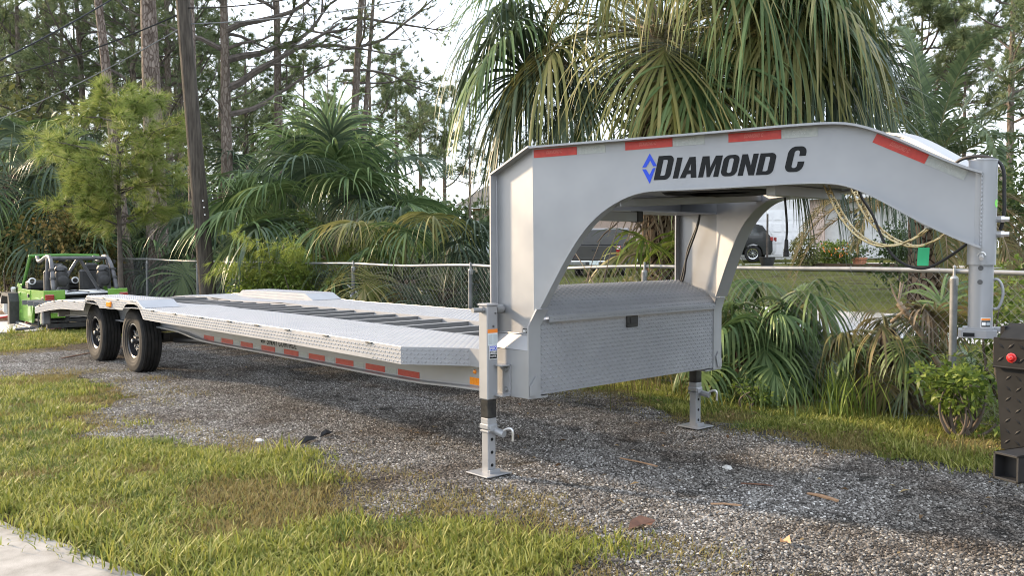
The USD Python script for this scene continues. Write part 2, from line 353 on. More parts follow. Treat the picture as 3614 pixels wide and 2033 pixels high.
    fl = [(-10.2, .50), (-9.3, .545), (-8.6, .555), (-6.6, .572), (-5.9, .565), (-5.6, .556), (-5.31, .528), (-4.94, .505), (-4.6, .502), (-3.9, .502), (-2.6, .502), (-1.2, .498), (-.92, .502), (-.5, .522), (.0, .532), (.29, .535)]
    web = Polygon(fl + [(.29, .70), (-.06, .79), (-5.9, .80), (-8.3, .78), (-9.3, .75), (-10.2, .66)])
    tr.part('main_beam_web', prism(web, (0, vb, 0), X3, Z3, Y3, -.005, .005), 'silver_paint')
    path = smooth_path([(u, vb, z - .0) for u, z in fl], 70)
    tr.part('main_beam_flange', strip(path, Y3, .15, .014), 'silver_paint')
    # reflective tape on the web, red and white in turn
    if sgn < 0:
        for i, (a, b) in enumerate([(-5.08, -4.81), (-4.619, -4.33), (-4.147, -3.868), (-3.677, -3.391), (-3.206, -2.923), (-2.73, -2.446), (-2.257, -1.97), (-1.781, -1.498), (-1.313, -1.026)]):
            tr.part('red_reflective_tape', box((a, vb - .0065, .512), (b, vb - .004, .560)), 'tape_red')
            if i < 8:
                tr.part('white_reflective_tape', box((b + .012, vb - .0062, .512), (b + .16, vb - .004, .560)), 'tape_white')
        tr.part('amber_reflective_tape', box((-.42, vb - .0065, .540), (-.30, vb - .004, .592)), 'amber')
        tr.part('amber_marker_light', lathe([(0, .012), (.012, .010), (.016, .003), (.016, 0)], (-.362, vb - .005, .634), (0, -1, 0), 14), 'amber', 40)
        tr.part('sway_lettering', [letters('WITH', (-3.69, vb - .0055, .583), X3, Z3, -Y3, .028, True, .8, .2, .001),
                                   letters('SWAY CONTROL', (-3.56, vb - .0055, .577), X3, Z3, -Y3, .062, True, 1, .2, .001, .60)], 'decal_black')
    # side marker between the wheels
    mk = obox((-7.10, y0 + sgn * .012, .826), (.075, .014, .034), .008)
    tr.part('amber_side_marker', mk, 'amber')
# open gap: cross members
for i in range(-11, 19):
    u = -2.1058 + (i - 16) * .4105
    if u > -.3: continue
    z = deck_z(u) - .012 if u > -8.2 else np.interp(u, [q[0] for q in PROFILE], [q[1] for q in PROFILE]) - .012
    tr.part('cross_member', [box((u - .045, -.93, z - .006), (u, .93, z)), box((u - .006, -.93, z - .075), (u, .93, z - .006)), box((u - .045, -.93, z - .081), (u, .93, z - .075))], 'member_shade_paint')
    tr.part('member_flange', box((u - .046, -.93, z), (u + .001, .93, z + .003)), 'silver_paint')
for sgn in (-1, 1):
    prof = [(u, z) for u, z in PROFILE + run(np.linspace(-8.0, -.06, 10))]
    tr.part('gap_edge_channel', strip([(u, sgn * (G0 + .003), z - .05) for u, z in prof], Z3, .098, .005), 'tread_plate')
tr.part('rear_bumper', [obox((-10.72, 0, .565), (.02, 1.29, .05), .005), obox((-10.6, 0, .50), (.04, 1.0, .04), .005)], 'silver_paint')
tr.part('mud_flap_box', obox((-10.40, -1.23, .475), (.075, .06, .115), .02), 'galvanised_dull', label='blue-grey utility box hanging under the rear corner')
tr.part('jack_crank', [tube([(-10.75, -1.22, .56), (-10.78, -1.24, .45), (-10.78, -1.24, .30)], .012, 8), tube([(-10.78, -1.24, .30), (-10.80, -1.38, .285)], .012, 8), tube([(-10.80, -1.38, .285), (-10.81, -1.56, .28)], .022, 8)], 'dark_steel')
# axles and wheels
def wheel(u, sgn):
    c = np.array([u, sgn * 1.055, .385]); A = np.array([0, sgn * 1.0, 0])
    R, w = .402, .118
    prof = [(.215, -w + .01), (.24, -w + .002), (.30, -w - .006), (.36, -w), (.388, -w + .022)]
    for k in range(5):
        x = -.082 + k * .041
        prof += [(R - .003, x - .014), (R, x - .0125), (R, x + .0125), (R - .003, x + .014), (R - .010, x + .017), (R - .010, x + .022)]
    prof += [(.388, w - .022), (.374, w - .006), (.362, w), (.352, w + .003), (.33, w + .004), (.322, w + .008), (.300, w + .008), (.294, w + .004), (.262, w + .001), (.255, w - .004), (.235, w - .01), (.222, w - .012), (.215, w - .02)]
    tyre = lathe(prof, c, A, 56)
    pth = tr.part('wheel', lathe([(.05, .035), (.09, .04), (.13, .052), (.155, .03), (.175, .005), (.185, .0), (.19, .03), (.192, .09), (.205, .1), (.216, .098), (.216, -.1)], c, A, 48), 'rim_black', 35)
    tr.part('tyre', tyre, 'rubber', 30, under=pth)
    hubm = [lathe([(0, .118), (.028, .116), (.033, .108), (.036, .085), (.050, .08), (.052, .03)], c, A, 24)]
    tr.part('hub', hubm, 'black_paint', 30, under=pth)
    tr.part('hub_cap', lathe([(0, .125), (.018, .124), (.022, .12), (.0225, .116)], c, A, 18), 'zinc', 30, under=pth)
    for k in range(8):
        a = k * math.pi / 4 + .2; p = c + np.array([math.cos(a) * .082, 0, math.sin(a) * .082])
        tr.part('lug_nut', cyl(p + A * .035, p + A * .072, .012, 6), 'zinc', under=pth)
    for k in range(8):
        a = k * math.pi / 4; d = np.array([math.cos(a), 0, math.sin(a)]); s = np.array([-math.sin(a), 0, math.cos(a)])
        tr.part('spoke_rib', obox(c + d * .135 + A * .048, (.035, .012, .010), .006, (d, s, A)), 'rim_black', under=pth)
for u in (-6.70, -8.19):
    tr.part('axle', [obox((u, 0, .40), (.055, 1.0, .055), .01)], 'black_paint')
    for s in (-1, 1):
        wheel(u, s)
        tr.part('suspension_arm', [obox((u + .15, s * .88, .44), (.2, .04, .04), .01), cyl((u, s * .86, .385), (u, s * 1.0, .385), .1, 20)], 'black_paint')
tr.part('spring_hanger', [obox((-7.45, s * .88, .5), (.5, .03, .06), .01) for s in (-1, 1)], 'black_paint')
tr.part('belly_tank', [obox((-5.0, .3, .55), (.9, .35, .06), .02), cyl((-5.4, -.82, .45), (-4.6, -.82, .46), .018, 8), cyl((-6.3, -.8, .40), (-5.4, -.8, .45), .03, 8)], 'black_paint')
# ---- neck: a bent web each side, flanged all round
ND = np.array([.928, .371, 0]); ND /= np.linalg.norm(ND)
TOPL = [(-.01, 2.131), (.606, 2.143), (1.24, 2.155), (1.55, 2.163), (1.73, 2.164), (1.84, 2.158), (1.93, 2.138), (2.01, 2.108), (2.26, 1.980), (2.505, 1.868)]
ARCH = [(.06, 1.12), (.147, 1.277), (.258, 1.467), (.367, 1.617), (.459, 1.705), (.549, 1.764), (.652, 1.81), (.754, 1.832), (.9, 1.836), (1.035, 1.837), (1.441, 1.845), (1.737, 1.846), (1.824, 1.837), (1.927, 1.802), (2.149, 1.675), (2.333, 1.571), (2.505, 1.492)]
for s in (-1, 1):
    t = np.array([ND[0], -s * ND[1], 0]); n = np.array([ND[1], s * ND[0], 0])       # n points outwards
    A0 = np.array([.30, s * .985, 0]); out = np.array([0, s * 1.0, 0])
    web = Polygon(TOPL + ARCH[::-1] + [(.0, 1.02), (0, .95)])
    up = Polygon([(-.06, .93), (.30, .93), (.30, 2.131), (-.06, 1.985)])
    lowp = Polygon([(-.06, .525), (.295, .535), (.295, .843), (-.06, .836)])
    wm = [prism(web, A0, t, Z3, n, -.006, 0), prism(up, (0, s * .985, 0), X3, Z3, out, -.006, 0)]
    tr.part('neck_web', wm, 'silver_paint')
    bend = [(-.06, s * .985, .938), (.3, s * .985, .946), (.3, s * 1.03, .848), (-.06, s * 1.03, .840)]
    tr.part('neck_base_panel', [prism(lowp, (0, s * 1.03, 0), X3, Z3, out, -.006, 0), obox(np.mean(bend, 0), (.18, .0035, .056), 0, (X3, nz(np.cross(X3, np.subtract(bend[3], bend[0]))), nz(np.subtract(bend[3], bend[0]))))], 'silver_paint')
    fpath = [A0 + t * a + [0, 0, z] for a, z in TOPL]; fw = np.tile(n, (len(fpath), 1))
    for k in range(1): fw[k] = nz(n + out)
    tr.part('neck_top_flange', [strip(smooth_path(fpath, 48), n, .11, .012), strip([(-.07, s * .985, 1.985), (.3, s * .985, 2.137)], Y3, .11, .012)], 'silver_paint', 40)
    apath = smooth_path([A0 + t * a + [0, 0, z] for a, z in ARCH], 60)
    tr.part('neck_arch_flange', [strip(apath, n, .105, .012), strip([(.30, s * .989, .535), (.30, s * .989, 1.0), A0 + t * .055 + [0, 0, 1.112]], Y3, .105, .012)], 'silver_paint', 40)
    tr.part('neck_rear_flange', [box((-.071, s * .93, .60), (-.059, s * 1.04, 1.985)), tube([(-.056, s * .989, .95), (-.056, s * .989, 1.95)], .006, 6)], 'silver_paint')
    tr.part('corner_gusset', [prism([(0, 0), (.05, .0), (.075, .085), (.05, .125), (.0, .06)], (.309, s * 1.035, .555), -Y3 * s, Z3, X3, 0, .008)], 'silver_paint')
    tr.part('weld_bead', [tube([(u, s * .992, .941 + u * .02) for u in np.linspace(-.05, .29, 12)], .005, 6), tube([(.300, s * 1.037, z) for z in np.linspace(.56, .85, 10)], .004, 6)], 'silver_paint')
    # tapes on the neck
    def tape(name, a0, z0, a1, z1, h, mat, mark=None):
        d = nz(t * (a1 - a0) + Z3 * (z1 - z0)); e = nz(np.cross(d, n)); e = e if e[2] > 0 else -e
        P = A0 + t * a0 + Z3 * z0; L = math.hypot(a1 - a0, z1 - z0)
        pth = tr.part(name, obox(P + d * L / 2 - e * h / 2 + n * .0012, (L / 2, h / 2, .0011), 0, (d, e, n)), mat)
        if mark:
            tr.part('printed_name', [letters('DIAMOND C', P + (d * L * .30 if s < 0 else d * L * .7) - e * h * .62 + n * .0024, d * (1 if s < 0 else -1), e, n, h * .40, True, 1, .18, .0006, L * .36)], mark, under=pth)
    for a0, z0, a1, z1, wl in [(.0, 2.119, .293, 2.125, .185), (.607, 2.134, .898, 2.141, .187), (1.225, 2.146, 1.517, 2.150, .19), (2.01, 2.098, 2.262, 1.972, .20)]:
        tape('red_neck_tape', a0, z0, a1, z1, .050, 'tape_red', 'tape_mark_red')
        k = (z1 - z0) / (a1 - a0); dl = wl / math.hypot(1, k)
        tape('white_neck_tape', a1 + .003, z1 + .003 * k, a1 + .003 + dl, z1 + (.003 + dl) * k, .050, 'tape_white', 'tape_mark_white')
    # name on the neck
    if s < 0:
        O = A0 + n * .0012
        def let(tx, a, z, h, w, gr=.0072): return heavy(tx, O + t * a + Z3 * z, t, Z3, n, h, gr, w, .22, .0004)
        tr.part('name_lettering', [q for a in (let('D', .785, 1.899, .141, .098), let('IAMOND', .901, 1.904, .121, .570), let('C', 1.532, 1.913, .140, .098)) for q in a], 'decal_black')
        dm = lambda q: prism(q, O, t, Z3, n, 0, .0012)
        tr.part('diamond_emblem', [dm([(.715, 1.976), (.761, 2.058), (.805, 1.982), (.782, 1.981), (.764, 2.016), (.738, 1.977)]), dm([(.715, 1.966), (.738, 1.966), (.760, 1.930), (.780, 1.970), (.797, 1.972), (.761, 1.879)])], 'decal_blue')
        tr.part('model_badge', box((.195, -.990, .948), (.262, -.987, .978)), 'decal_black', label='small black badge with white letters')
        tr.part('badge_lettering', letters('MV', (.200, -.9905, .954), X3, Z3, -Y3, .018, True, .9, 0, .0008), 'decal_white')
# between the necks
tr.part('neck_cross_plate', [box((-.058, -.975, 1.762), (-.048, .975, 1.985)), box((-.058, -.975, 1.757), (.30, .975, 1.767)), box((-.058, -.975, 1.98), (.3, .975, 1.99))], 'silver_paint')
tr.part('neck_cross_tube', [obox((.80, .03, 1.815), (.035, .80, .026), .006, (nz([1, 0, 0]), nz([0, 1, .055]), nz([0, -.055, 1])))], 'silver_paint')
tr.part('jack_handle_tube', [obox((.40, -.50, 1.712), (.03, .37, .033), .004)], 'silver_paint')
tr.part('handle_tube_cap', obox((.402, -.105, 1.714), (.036, .03, .038), .006), 'black_rubber')
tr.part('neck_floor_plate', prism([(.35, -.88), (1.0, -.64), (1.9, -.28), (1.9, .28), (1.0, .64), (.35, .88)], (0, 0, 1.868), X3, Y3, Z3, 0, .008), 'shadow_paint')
tr.part('spare_tyre', lathe([(.2, -.10), (.28, -.115), (.36, -.11), (.40, -.08), (.405, 0), (.40, .08), (.36, .105), (.2, .1)], (1.02, 0, 1.955), (0, 0, 1), 48), 'rubber', 40)
tr.part('front_cross_channel', [obox((1.62, 0, 1.822), (.03, .38, .032), .004), prism([(1.25, -.57), (1.75, -.37), (1.75, .37), (1.25, .57)], (0, 0, 1.855), X3, Y3, Z3, 0, .011)], 'silver_paint')
# toolbox between the uprights
tf = [box((.294, -.945, .552), (.300, .945, 1.035)), lugs((.300, -.935, .56), Y3, 1.87, Z3, .455, X3, .0262, None, (.0125, .0050, .0042)),
      box((-.05, -.94, .552), (.294, .94, .558))]
tr.part('toolbox_front', tf, 'tread_plate_shaded')
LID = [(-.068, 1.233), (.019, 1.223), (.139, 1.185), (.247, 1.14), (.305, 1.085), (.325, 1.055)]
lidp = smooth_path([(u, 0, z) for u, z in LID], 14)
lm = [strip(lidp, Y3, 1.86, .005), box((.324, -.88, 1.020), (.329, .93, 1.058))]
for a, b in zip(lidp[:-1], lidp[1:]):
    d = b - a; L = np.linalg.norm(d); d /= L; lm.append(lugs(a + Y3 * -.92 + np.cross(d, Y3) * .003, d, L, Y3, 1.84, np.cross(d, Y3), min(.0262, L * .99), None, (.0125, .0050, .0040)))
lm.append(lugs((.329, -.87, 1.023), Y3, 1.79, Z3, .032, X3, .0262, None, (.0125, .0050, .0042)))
tr.part('toolbox_lid', lm, 'tread_plate_shaded')
tr.part('toolbox_latch', [obox((.304, -.038, .977), (.008, .062, .042), .006)], 'black_paint')
tr.part('latch_handle', [obox((.313, -.030, .982), (.004, .035, .022), .003), cyl((.311, -.085, .965), (.318, -.085, .965), .008, 10)], 'black_rubber')
tr.part('toolbox_side', [box((-.05, s * .94, .56), (.29, s * .946, 1.08)) for s in (-1, 1)], 'silver_paint')
# landing jacks
for s in (-1, 1):
    c = s * 1.118; h = .045
    j = tr.part('landing_jack', [box((-h, c - h, .51), (h, c + h, 1.125), .006)], 'silver_paint')
    tr.part('jack_cap', [obox((0, c, 1.131), (.05, .05, .007), .003)], 'silver_paint', under=j)
    tr.part('inner_tube', [box((-.037, c - .037, .385), (.037, c + .037, .512), .004)], 'primer_black', under=j, label='dark bare steel section of the jack tube')
    lt = [box((-.0375, c - .0375, .33), (.0375, c + .0375, .387), .004), box((-.043, c - .043, .315), (.043, c + .043, .347), .004), box((-.041, c - .041, .292), (.041, c + .041, .306), .003), box((-.033, c - .033, .006), (.033, c + .033, .31), .004)]
    tr.part('drop_leg', lt, 'silver_paint', under=j)
    for z in (.246, .160, .075):
        tr.part('pin_hole', cyl((.0325, c, z), (.0345, c, z), .011, 14), 'decal_black', under=j)
    tr.part('pull_pin_housing', [cyl((.02, c + .02, .305), (.115, c + .035, .287), .024, 12), obox((.03, c, .32), (.02, .03, .02), .004)], 'silver_paint', 40, under=j)
    tr.part('pull_pin', tube(smooth_path([(.10, c + .035, .292), (.135, c + .045, .325), (.165, c + .055, .325), (.172, c + .06, .29), (.172, c + .06, .245)], 14), .009, 8), 'zinc', True, under=j)
    ft = [obox((0, c, .022), (.108, .108, .004), .002), obox((.045, c + .01, .034), (.008, .045, .014), .002)]
    tr.part('foot_plate', ft, 'silver_paint', under=j)
    for u0, u1, zz in ((-.24, -.03, 1.095),):
        pass
    tr.part('crank_shaft', [cyl((0, c - .13, 1.098), (0, c + .03 if s < 0 else c - .3, 1.098), .016, 12), cyl((0, c - .062, 1.098), (0, c - .045, 1.098), .024, 6)], 'galvanised', under=j)
    if s < 0:
        tr.part('cross_shaft', [cyl((0, -1.07, 1.098), (0, 1.07, 1.098), .018, 10), cyl((0, -1.06, 1.098), (0, -1.0, 1.098), .03, 14)], 'galvanised', under=j)
    br = [box((-.04, s * 1.035, .733), (.125, s * 1.11, .741)), box((-.04, s * 1.035, .535), (.125, s * 1.11, .543)), box((.03, s * 1.031, .535), (.125, s * 1.039, .741))]
    tr.part('bracket', br, 'silver_paint', under=j)
    for z in (.705, .575):
        tr.part('bracket_bolt', [cyl((.09, s * 1.036, z), (.09, s * 1.042, z), .02, 16), cyl((.09, s * 1.042, z), (.09, s * 1.055, z), .013, 6)], 'galvanised', under=j)
    if s < 0:
        Xf = h + .0008
        dec = lambda nm, v0, z0, v1, z1, m, d=.0008: tr.part(nm, box((h, v0, z0), (h + d, v1, z1)), m, under=j)
        dec('warning_label_header', -1.160, .947, -1.076, .972, 'decal_orange'); dec('warning_label', -1.158, .866, -1.076, .947, 'decal_paper')
        for k in range(9):
            for q in range(2): dec('printed_line', -1.154 + q * .041, .932 - k * .007, -1.154 + q * .041 + .034, .9355 - k * .007, 'decal_grey', .0012)
        dec('rating_label', -1.146, .775, -1.080, .864, 'decal_white'); dec('rating_label_blue', -1.143, .832, -1.083, .861, 'decal_blue', .0013)
        dec('rating_label_dark', -1.143, .812, -1.083, .828, 'decal_black', .0013); dec('rating_label_base', -1.143, .779, -1.083, .808, 'decal_black', .0013)
        L = lambda tx, v, z, hh, w: tr.part('label_lettering', letters(tx, (h + .0013, v, z), Y3, Z3, X3, hh, True, 1, 0, .0006, w), 'decal_white', under=j)
        L('PRO', -1.139, .836, .020, .052); L('SERIES', -1.138, .815, .010, .05); L('12,000 lb.', -1.138, .790, .011, .05)
        tr.part('label_stud', [cyl((h, -1.113, .99), (h + .006, -1.113, .99), .007, 8), cyl((h, -1.095, 1.075), (h + .005, -1.095, 1.075), .006, 8)], 'dark_steel', under=j)
# coupler
cu = 2.611
co = tr.part('coupler', [cyl((cu, 0, 1.402), (cu, 0, 1.936), .0665, 40)], 'silver_paint', 40)
tr.part('coupler_cap', lathe([(0, 1.943), (.05, 1.943), (.0675, 1.940), (.0685, 1.934)], (cu, 0, 0), Z3, 40), 'silver_paint', 40, under=co)
tr.part('inner_coupler_tube', [cyl((cu, 0, 1.07), (cu, 0, 1.405), .0575, 40)], 'silver_paint', 40, under=co)
vd = nz([EYE[0] - cu, EYE[1], 0]); vs = np.array([-vd[1], vd[0], 0])
for z, q in ((1.386, -.002), (1.315, -.004)):
    tr.part('adjustment_hole', cyl(np.array([cu, 0, z]) + vd * .056 + vs * q, np.array([cu, 0, z]) + vd * .0592 + vs * q, .0125, 18), 'dark_steel', under=co)
tr.part('locking_pin', [cyl(np.array([cu, 0, 1.452]) + vd * .055, np.array([cu, 0, 1.435]) + vd * .12, .010, 12), tube(smooth_path([np.array([cu, 0, 1.45]) + vd * .067 + vs * x + Z3 * zz for x, zz in ((-.018, 0), (-.012, .012), (0, .017), (.012, .012), (.018, 0))], 10), .004, 6)], 'zinc', 30, under=co)
base = [(-.10, -.055), (-.085, -.07), (.03, -.075), (.075, -.05), (.08, .05), (.05, .075), (-.085, .07), (-.10, .055)]
R_ = [vs, vd * -1, Z3]
tr.part('coupler_ball_socket', [prism([(x, y) for x, y in base], (cu, 0, 1.028), vs, -vd, Z3, 0, .040), prism([(x * .8, y * .8) for x, y in base], (cu, 0, 1.068), vs, -vd, Z3, 0, .012), obox(np.array([cu, 0, 1.07]) + vs * .085 - vd * .02, (.035, .02, .012), .004, R_)], 'silver_paint', under=co)
tr.part('socket_slot', obox(np.array([cu, 0, 1.045]) + vs * -.05 + vd * .0728, (.026, .0025, .010), 0, R_), 'decal_black', under=co)
tr.part('coupler_handle', tube(smooth_path([np.array([cu, 0, z]) + vs * x for x, z in ((.055, 1.325), (.078, 1.325), (.089, 1.31), (.089, 1.20), (.078, 1.180), (.055, 1.178))], 22), .007, 8), 'silver_paint', True, under=co)
for z in (1.634, 1.558):
    for q0, q1, r, mm in ((.06, .085, .016, 'galvanised'), (.085, .10, .018, 'zinc'), (.10, .122, .014, 'zinc')):
        tr.part('set_bolt', cyl(np.array([cu, 0, z]) + vs * q0, np.array([cu, 0, z]) + vs * q1, r, 6 if mm == 'zinc' else 12), mm, under=co)
wl = [np.array([cu, 0, z]) + vd * .066 - vs * (.006 + .002 * math.sin(z * 300)) for z in np.linspace(1.50, 1.87, 60)]
tr.part('coupler_weld', tube(wl, [.005 + .0014 * math.sin(k * 1.9) for k in range(60)], 6), 'silver_paint', True, under=co)
ang0 = math.atan2(vd[1], vd[0])
def wrap(name, a0, a1, z0, z1, mat, r):
    a = np.linspace(a0, a1, 8) + ang0; v = np.array([[cu + r * math.cos(x), r * math.sin(x), z] for z in (z0, z1) for x in a])
    q = np.array([[i, i + 1, i + 9, i + 8] for i in range(7)]); tr.part(name, (v, q), mat, under=co)
wrap('coupler_label', .05, .95, 1.082, 1.132, 'decal_white', .0580); wrap('coupler_label_body', .09, .91, 1.085, 1.118, 'decal_black', .0584); wrap('coupler_label_header', .09, .91, 1.1195, 1.129, 'decal_orange', .0584)
wrap('coupler_label_panel', .14, .45, 1.093, 1.110, 'decal_white', .0588); wrap('coupler_label_grey', .5, .86, 1.093, 1.110, 'decal_grey', .0588)
a = np.linspace(0, 2 * np.pi, 20); cc = [(ang0 + 1.27 + .30 * math.cos(x), 1.715 + .021 * math.sin(x)) for x in a[:-1]]
v = np.array([[cu + .0672 * math.cos(p), .0672 * math.sin(p), z] for p, z in cc + [(ang0 + 1.27, 1.715)]]); tr.part('round_sticker', (v, np.array([[i, (i + 1) % 19, 19] for i in range(19)])), 'lime_sticker', under=co)
tr.part('brake_hose', tube(smooth_path([(2.44, .05, 1.90), (2.47, .04, 1.945), (2.53, .03, 1.962), (2.62, .03, 1.955), (2.68, .03, 1.92), (2.70, .035, 1.80), (2.70, .04, 1.66), (2.68, .05, 1.58)], 30), .009, 8), 'black_rubber', True, under=co)
# chains, cables, tag
def chain(pts, n):
    p = smooth_path(pts, 400); d = np.r_[0, np.cumsum(np.linalg.norm(np.diff(p, axis=0), axis=1))]
    pth = None; at = np.linspace(0, d[-1], n + 1)
    ch = tr.part('safety_chain', obox(p[0] + [0, 0, .01], (.008, .02, .012), .003), 'silver_paint')
    for k in range(n):
        a = np.array([np.interp(at[k], d, p[:, q]) for q in range(3)]); b = np.array([np.interp(at[k + 1], d, p[:, q]) for q in range(3)])
        x = nz(b - a); y = nz(np.cross(x, (nz([.3, 1, .2]) if k % 2 else nz([0.2, -.3, 1.0])))); z = np.cross(x, y); y2 = z if k % 2 else y
        L = np.linalg.norm(b - a) / 2 + .0095; rr = .0165; th = np.linspace(0, 2 * np.pi, 21)[:-1]
        ring = [(a + b) / 2 + x * ((L - rr) * (1 if math.cos(q) > 0 else -1) + rr * math.cos(q)) + y2 * rr * math.sin(q) for q in th]
        ring = np.array(ring + ring[:2]); tr.part('chain_link', tube(ring, .0058, 7, False), 'gold_zinc', True, under=ch)
chain([(1.766, -.03, 1.86), (1.833, -.03, 1.729), (1.896, -.03, 1.634), (2.002, -.03, 1.539), (2.113, -.03, 1.503), (2.259, -.03, 1.531), (2.347, -.03, 1.59)], 16)
chain([(1.896, .03, 1.845), (1.958, .03, 1.722), (2.052, .03, 1.60), (2.177, .03, 1.518), (2.269, .02, 1.498), (2.375, .01, 1.53), (2.45, .005, 1.575)], 16)
tr.part('chain_shackle', [obox((2.355, -.025, 1.607), (.022, .018, .018), .006), cyl((2.36, -.05, 1.605), (2.36, .0, 1.605), .011, 12), obox((2.32, -.03, 1.632), (.03, .006, .016), .004, (nz([.85, 0, -.5]), Y3, nz([.5, 0, .85])))], 'galvanised')
tr.part('trailer_cable', tube(smooth_path([(1.925, .05, 1.84), (1.96, .04, 1.76), (2.009, .02, 1.702), (2.083, 0, 1.558), (2.154, 0, 1.445), (2.237, 0, 1.392), (2.332, 0, 1.382), (2.423, 0, 1.425), (2.522, 0, 1.497), (2.58, .02, 1.56)], 50), .0075, 8), 'black_rubber', True)
pc = tr.part('plug_cable', tube(smooth_path([(1.48, 0, 1.86), (1.482, 0, 1.80), (1.497, 0, 1.63), (1.492, 0, 1.53)], 20), .0072, 8), 'black_rubber', True)
tr.part('cable_plug', lathe([(.006, 1.545), (.011, 1.54), (.013, 1.50), (.014, 1.475), (.018, 1.47), (.0185, 1.44), (.0, 1.44)], (1.495, 0, 0), Z3, 14), 'black_rubber', 30, under=pc)
for dv in (0, .014):
    tr.part('brake_cable', tube(smooth_path([(.196, .90, 1.772), (.149 - dv, .90, 1.60), (.091 - dv, .90, 1.469), (.041 + dv, .90, 1.322), (.012 + dv, .90, 1.22)], 24), .0085, 8), 'black_rubber', True)
tr.part('green_tag', [obox((2.322, -.012, 1.443), (.0285, .0006, .049), 0, (nz([1, .25, 0]), nz([-.25, 1, 0]), nz([.05, 0, 1]))), cyl((2.322, -.01, 1.49), (2.33, -.01, 1.515), .001, 5)], 'green_card')
# ---------------------------------------------------------------- ground
def ground_h(x, y):
    return np.clip((np.asarray(y, float) - 3.4) * .033, 0, 1.15)
def ray(px, py):                                     # photograph pixel (2576 wide) -> direction
    x, y = px * 3614 / 2576, py * 3614 / 2576
    return _fw * FPX + _rt * (x - 1807) - _up * (y - 1016.5)
def on_ground(px, py):
    d = ray(px, py); return EYE + d * (-EYE[2] / d[2])
def at(px, dist):                                    # ground point at a distance in the direction of a pixel column
    d = ray(px, 640.0); d = d[:2] / np.linalg.norm(d[:2]); p = EYE[:2] + d * dist
    return np.array([p[0], p[1], float(ground_h(p[0], p[1]))])
def height(px, py, dist):
    d = ray(px, py); return EYE[2] + d[2] / np.linalg.norm(d[:2]) * dist
def right_of(px):                                    # unit vector pointing right, square to the direction of a pixel column
    d = ray(px, 640.0); d = d[:2] / np.linalg.norm(d[:2]); return np.array([d[1], -d[0], 0])

def soil_look():
    M['lawn_soil'] = usdkit.material(stage, '/World/Looks/lawn_soil', {
        'g': ('geometry', {}), 'n1': ('noise_texture', {'scale': .55, 'detail': 4.0}), 'n2': ('noise_texture', {'scale': 22.0, 'detail': 6.0, 'roughness': .7}),
        'n3': ('noise_texture', {'scale': 90.0, 'detail': 3.0}),
        'r1': ('rgb_ramp', {'ramp': [(.35, (.085, .072, .04)), (.5, (.125, .125, .045)), (.66, (.17, .165, .06))]}),
        'r2': ('rgb_ramp', {'ramp': [(.3, (.45, .45, .42)), (.7, (1.15, 1.15, 1.1))]}), 'm': ('mix', {'mix_type': 'multiply', 'fac': 1.0}),
        'bp': ('bump', {'strength': .8, 'distance': .05}), 'p': ('principled_bsdf', {'roughness': .95, 'specular_ior_level': .1})},
        [('g.position', 'n1.vector'), ('g.position', 'n2.vector'), ('g.position', 'n3.vector'), ('n1.fac', 'r1.fac'), ('n2.fac', 'r2.fac'), ('r1.color', 'm.color1'), ('r2.color', 'm.color2'),
         ('m.color', 'p.base_color'), ('n3.fac', 'bp.height'), ('bp.normal', 'p.normal')], surface='p.BSDF')
soil_look()
M['gravel_bed'] = usdkit.material(stage, '/World/Looks/gravel_bed', {
    'g': ('geometry', {}), 'v': ('voronoi_texture', {'scale': 75.0}), 'e': ('voronoi_texture', {'scale': 75.0, 'feature': 'distance_to_edge'}), 's': ('separate_color', {}),
    'n': ('noise_texture', {'scale': .9, 'detail': 5.0}), 'rn': ('rgb_ramp', {'ramp': [(.34, (.55, .475, .41)), (.48, (.95, .93, .9)), (.66, (1.25, 1.25, 1.25))]}),
    'r': ('rgb_ramp', {'ramp': [(0, (.04, .036, .032)), (.45, (.11, .104, .097)), (.8, (.20, .193, .183)), (1, (.42, .41, .39))]}),
    're': ('rgb_ramp', {'ramp': [(0, (.12, .11, .10)), (.2, (1, 1, 1))]}), 'm': ('mix', {'mix_type': 'multiply', 'fac': 1.0}), 'm2': ('mix', {'mix_type': 'multiply', 'fac': 1.0}),
    'bp': ('bump', {'strength': 1.0, 'distance': .012}), 'p': ('principled_bsdf', {'roughness': .9, 'specular_ior_level': .2})},
    [('g.position', 'v.vector'), ('g.position', 'e.vector'), ('g.position', 'n.vector'), ('v.color', 's.color'), ('s.r', 'r.fac'), ('e.distance', 're.fac'), ('r.color', 'm.color1'), ('re.color', 'm.color2'),
     ('n.fac', 'rn.fac'), ('m.color', 'm2.color1'), ('rn.color', 'm2.color2'), ('m2.color', 'p.base_color'), ('re.color', 'bp.height'), ('bp.normal', 'p.normal')], surface='p.BSDF')
M['stone'] = usdkit.material(stage, '/World/Looks/stone', {
    'g': ('geometry', {}), 'a': ('attribute', {'attribute': 'rnd'}), 'r': ('rgb_ramp', {'ramp': [(0, (.04, .036, .032)), (.35, (.10, .092, .084)), (.68, (.19, .179, .167)), (.93, (.31, .30, .283)), (1, (.56, .55, .525))]}),
    'o': ('object_info', {}), 'n': ('noise_texture', {'scale': .9, 'detail': 5.0}), 'rn': ('rgb_ramp', {'ramp': [(.34, (.55, .475, .41)), (.48, (.95, .93, .9)), (.66, (1.25, 1.25, 1.25))]}), 'm2': ('mix', {'mix_type': 'multiply', 'fac': 1.0}),
    'p': ('principled_bsdf', {'roughness': .8, 'specular_ior_level': .3})},
    [('a.fac', 'r.fac'), ('g.position', 'n.vector'), ('n.fac', 'rn.fac'), ('r.color', 'm2.color1'), ('rn.color', 'm2.color2'), ('m2.color', 'p.base_color')], surface='p.BSDF')
ISLANDS.add('stone')
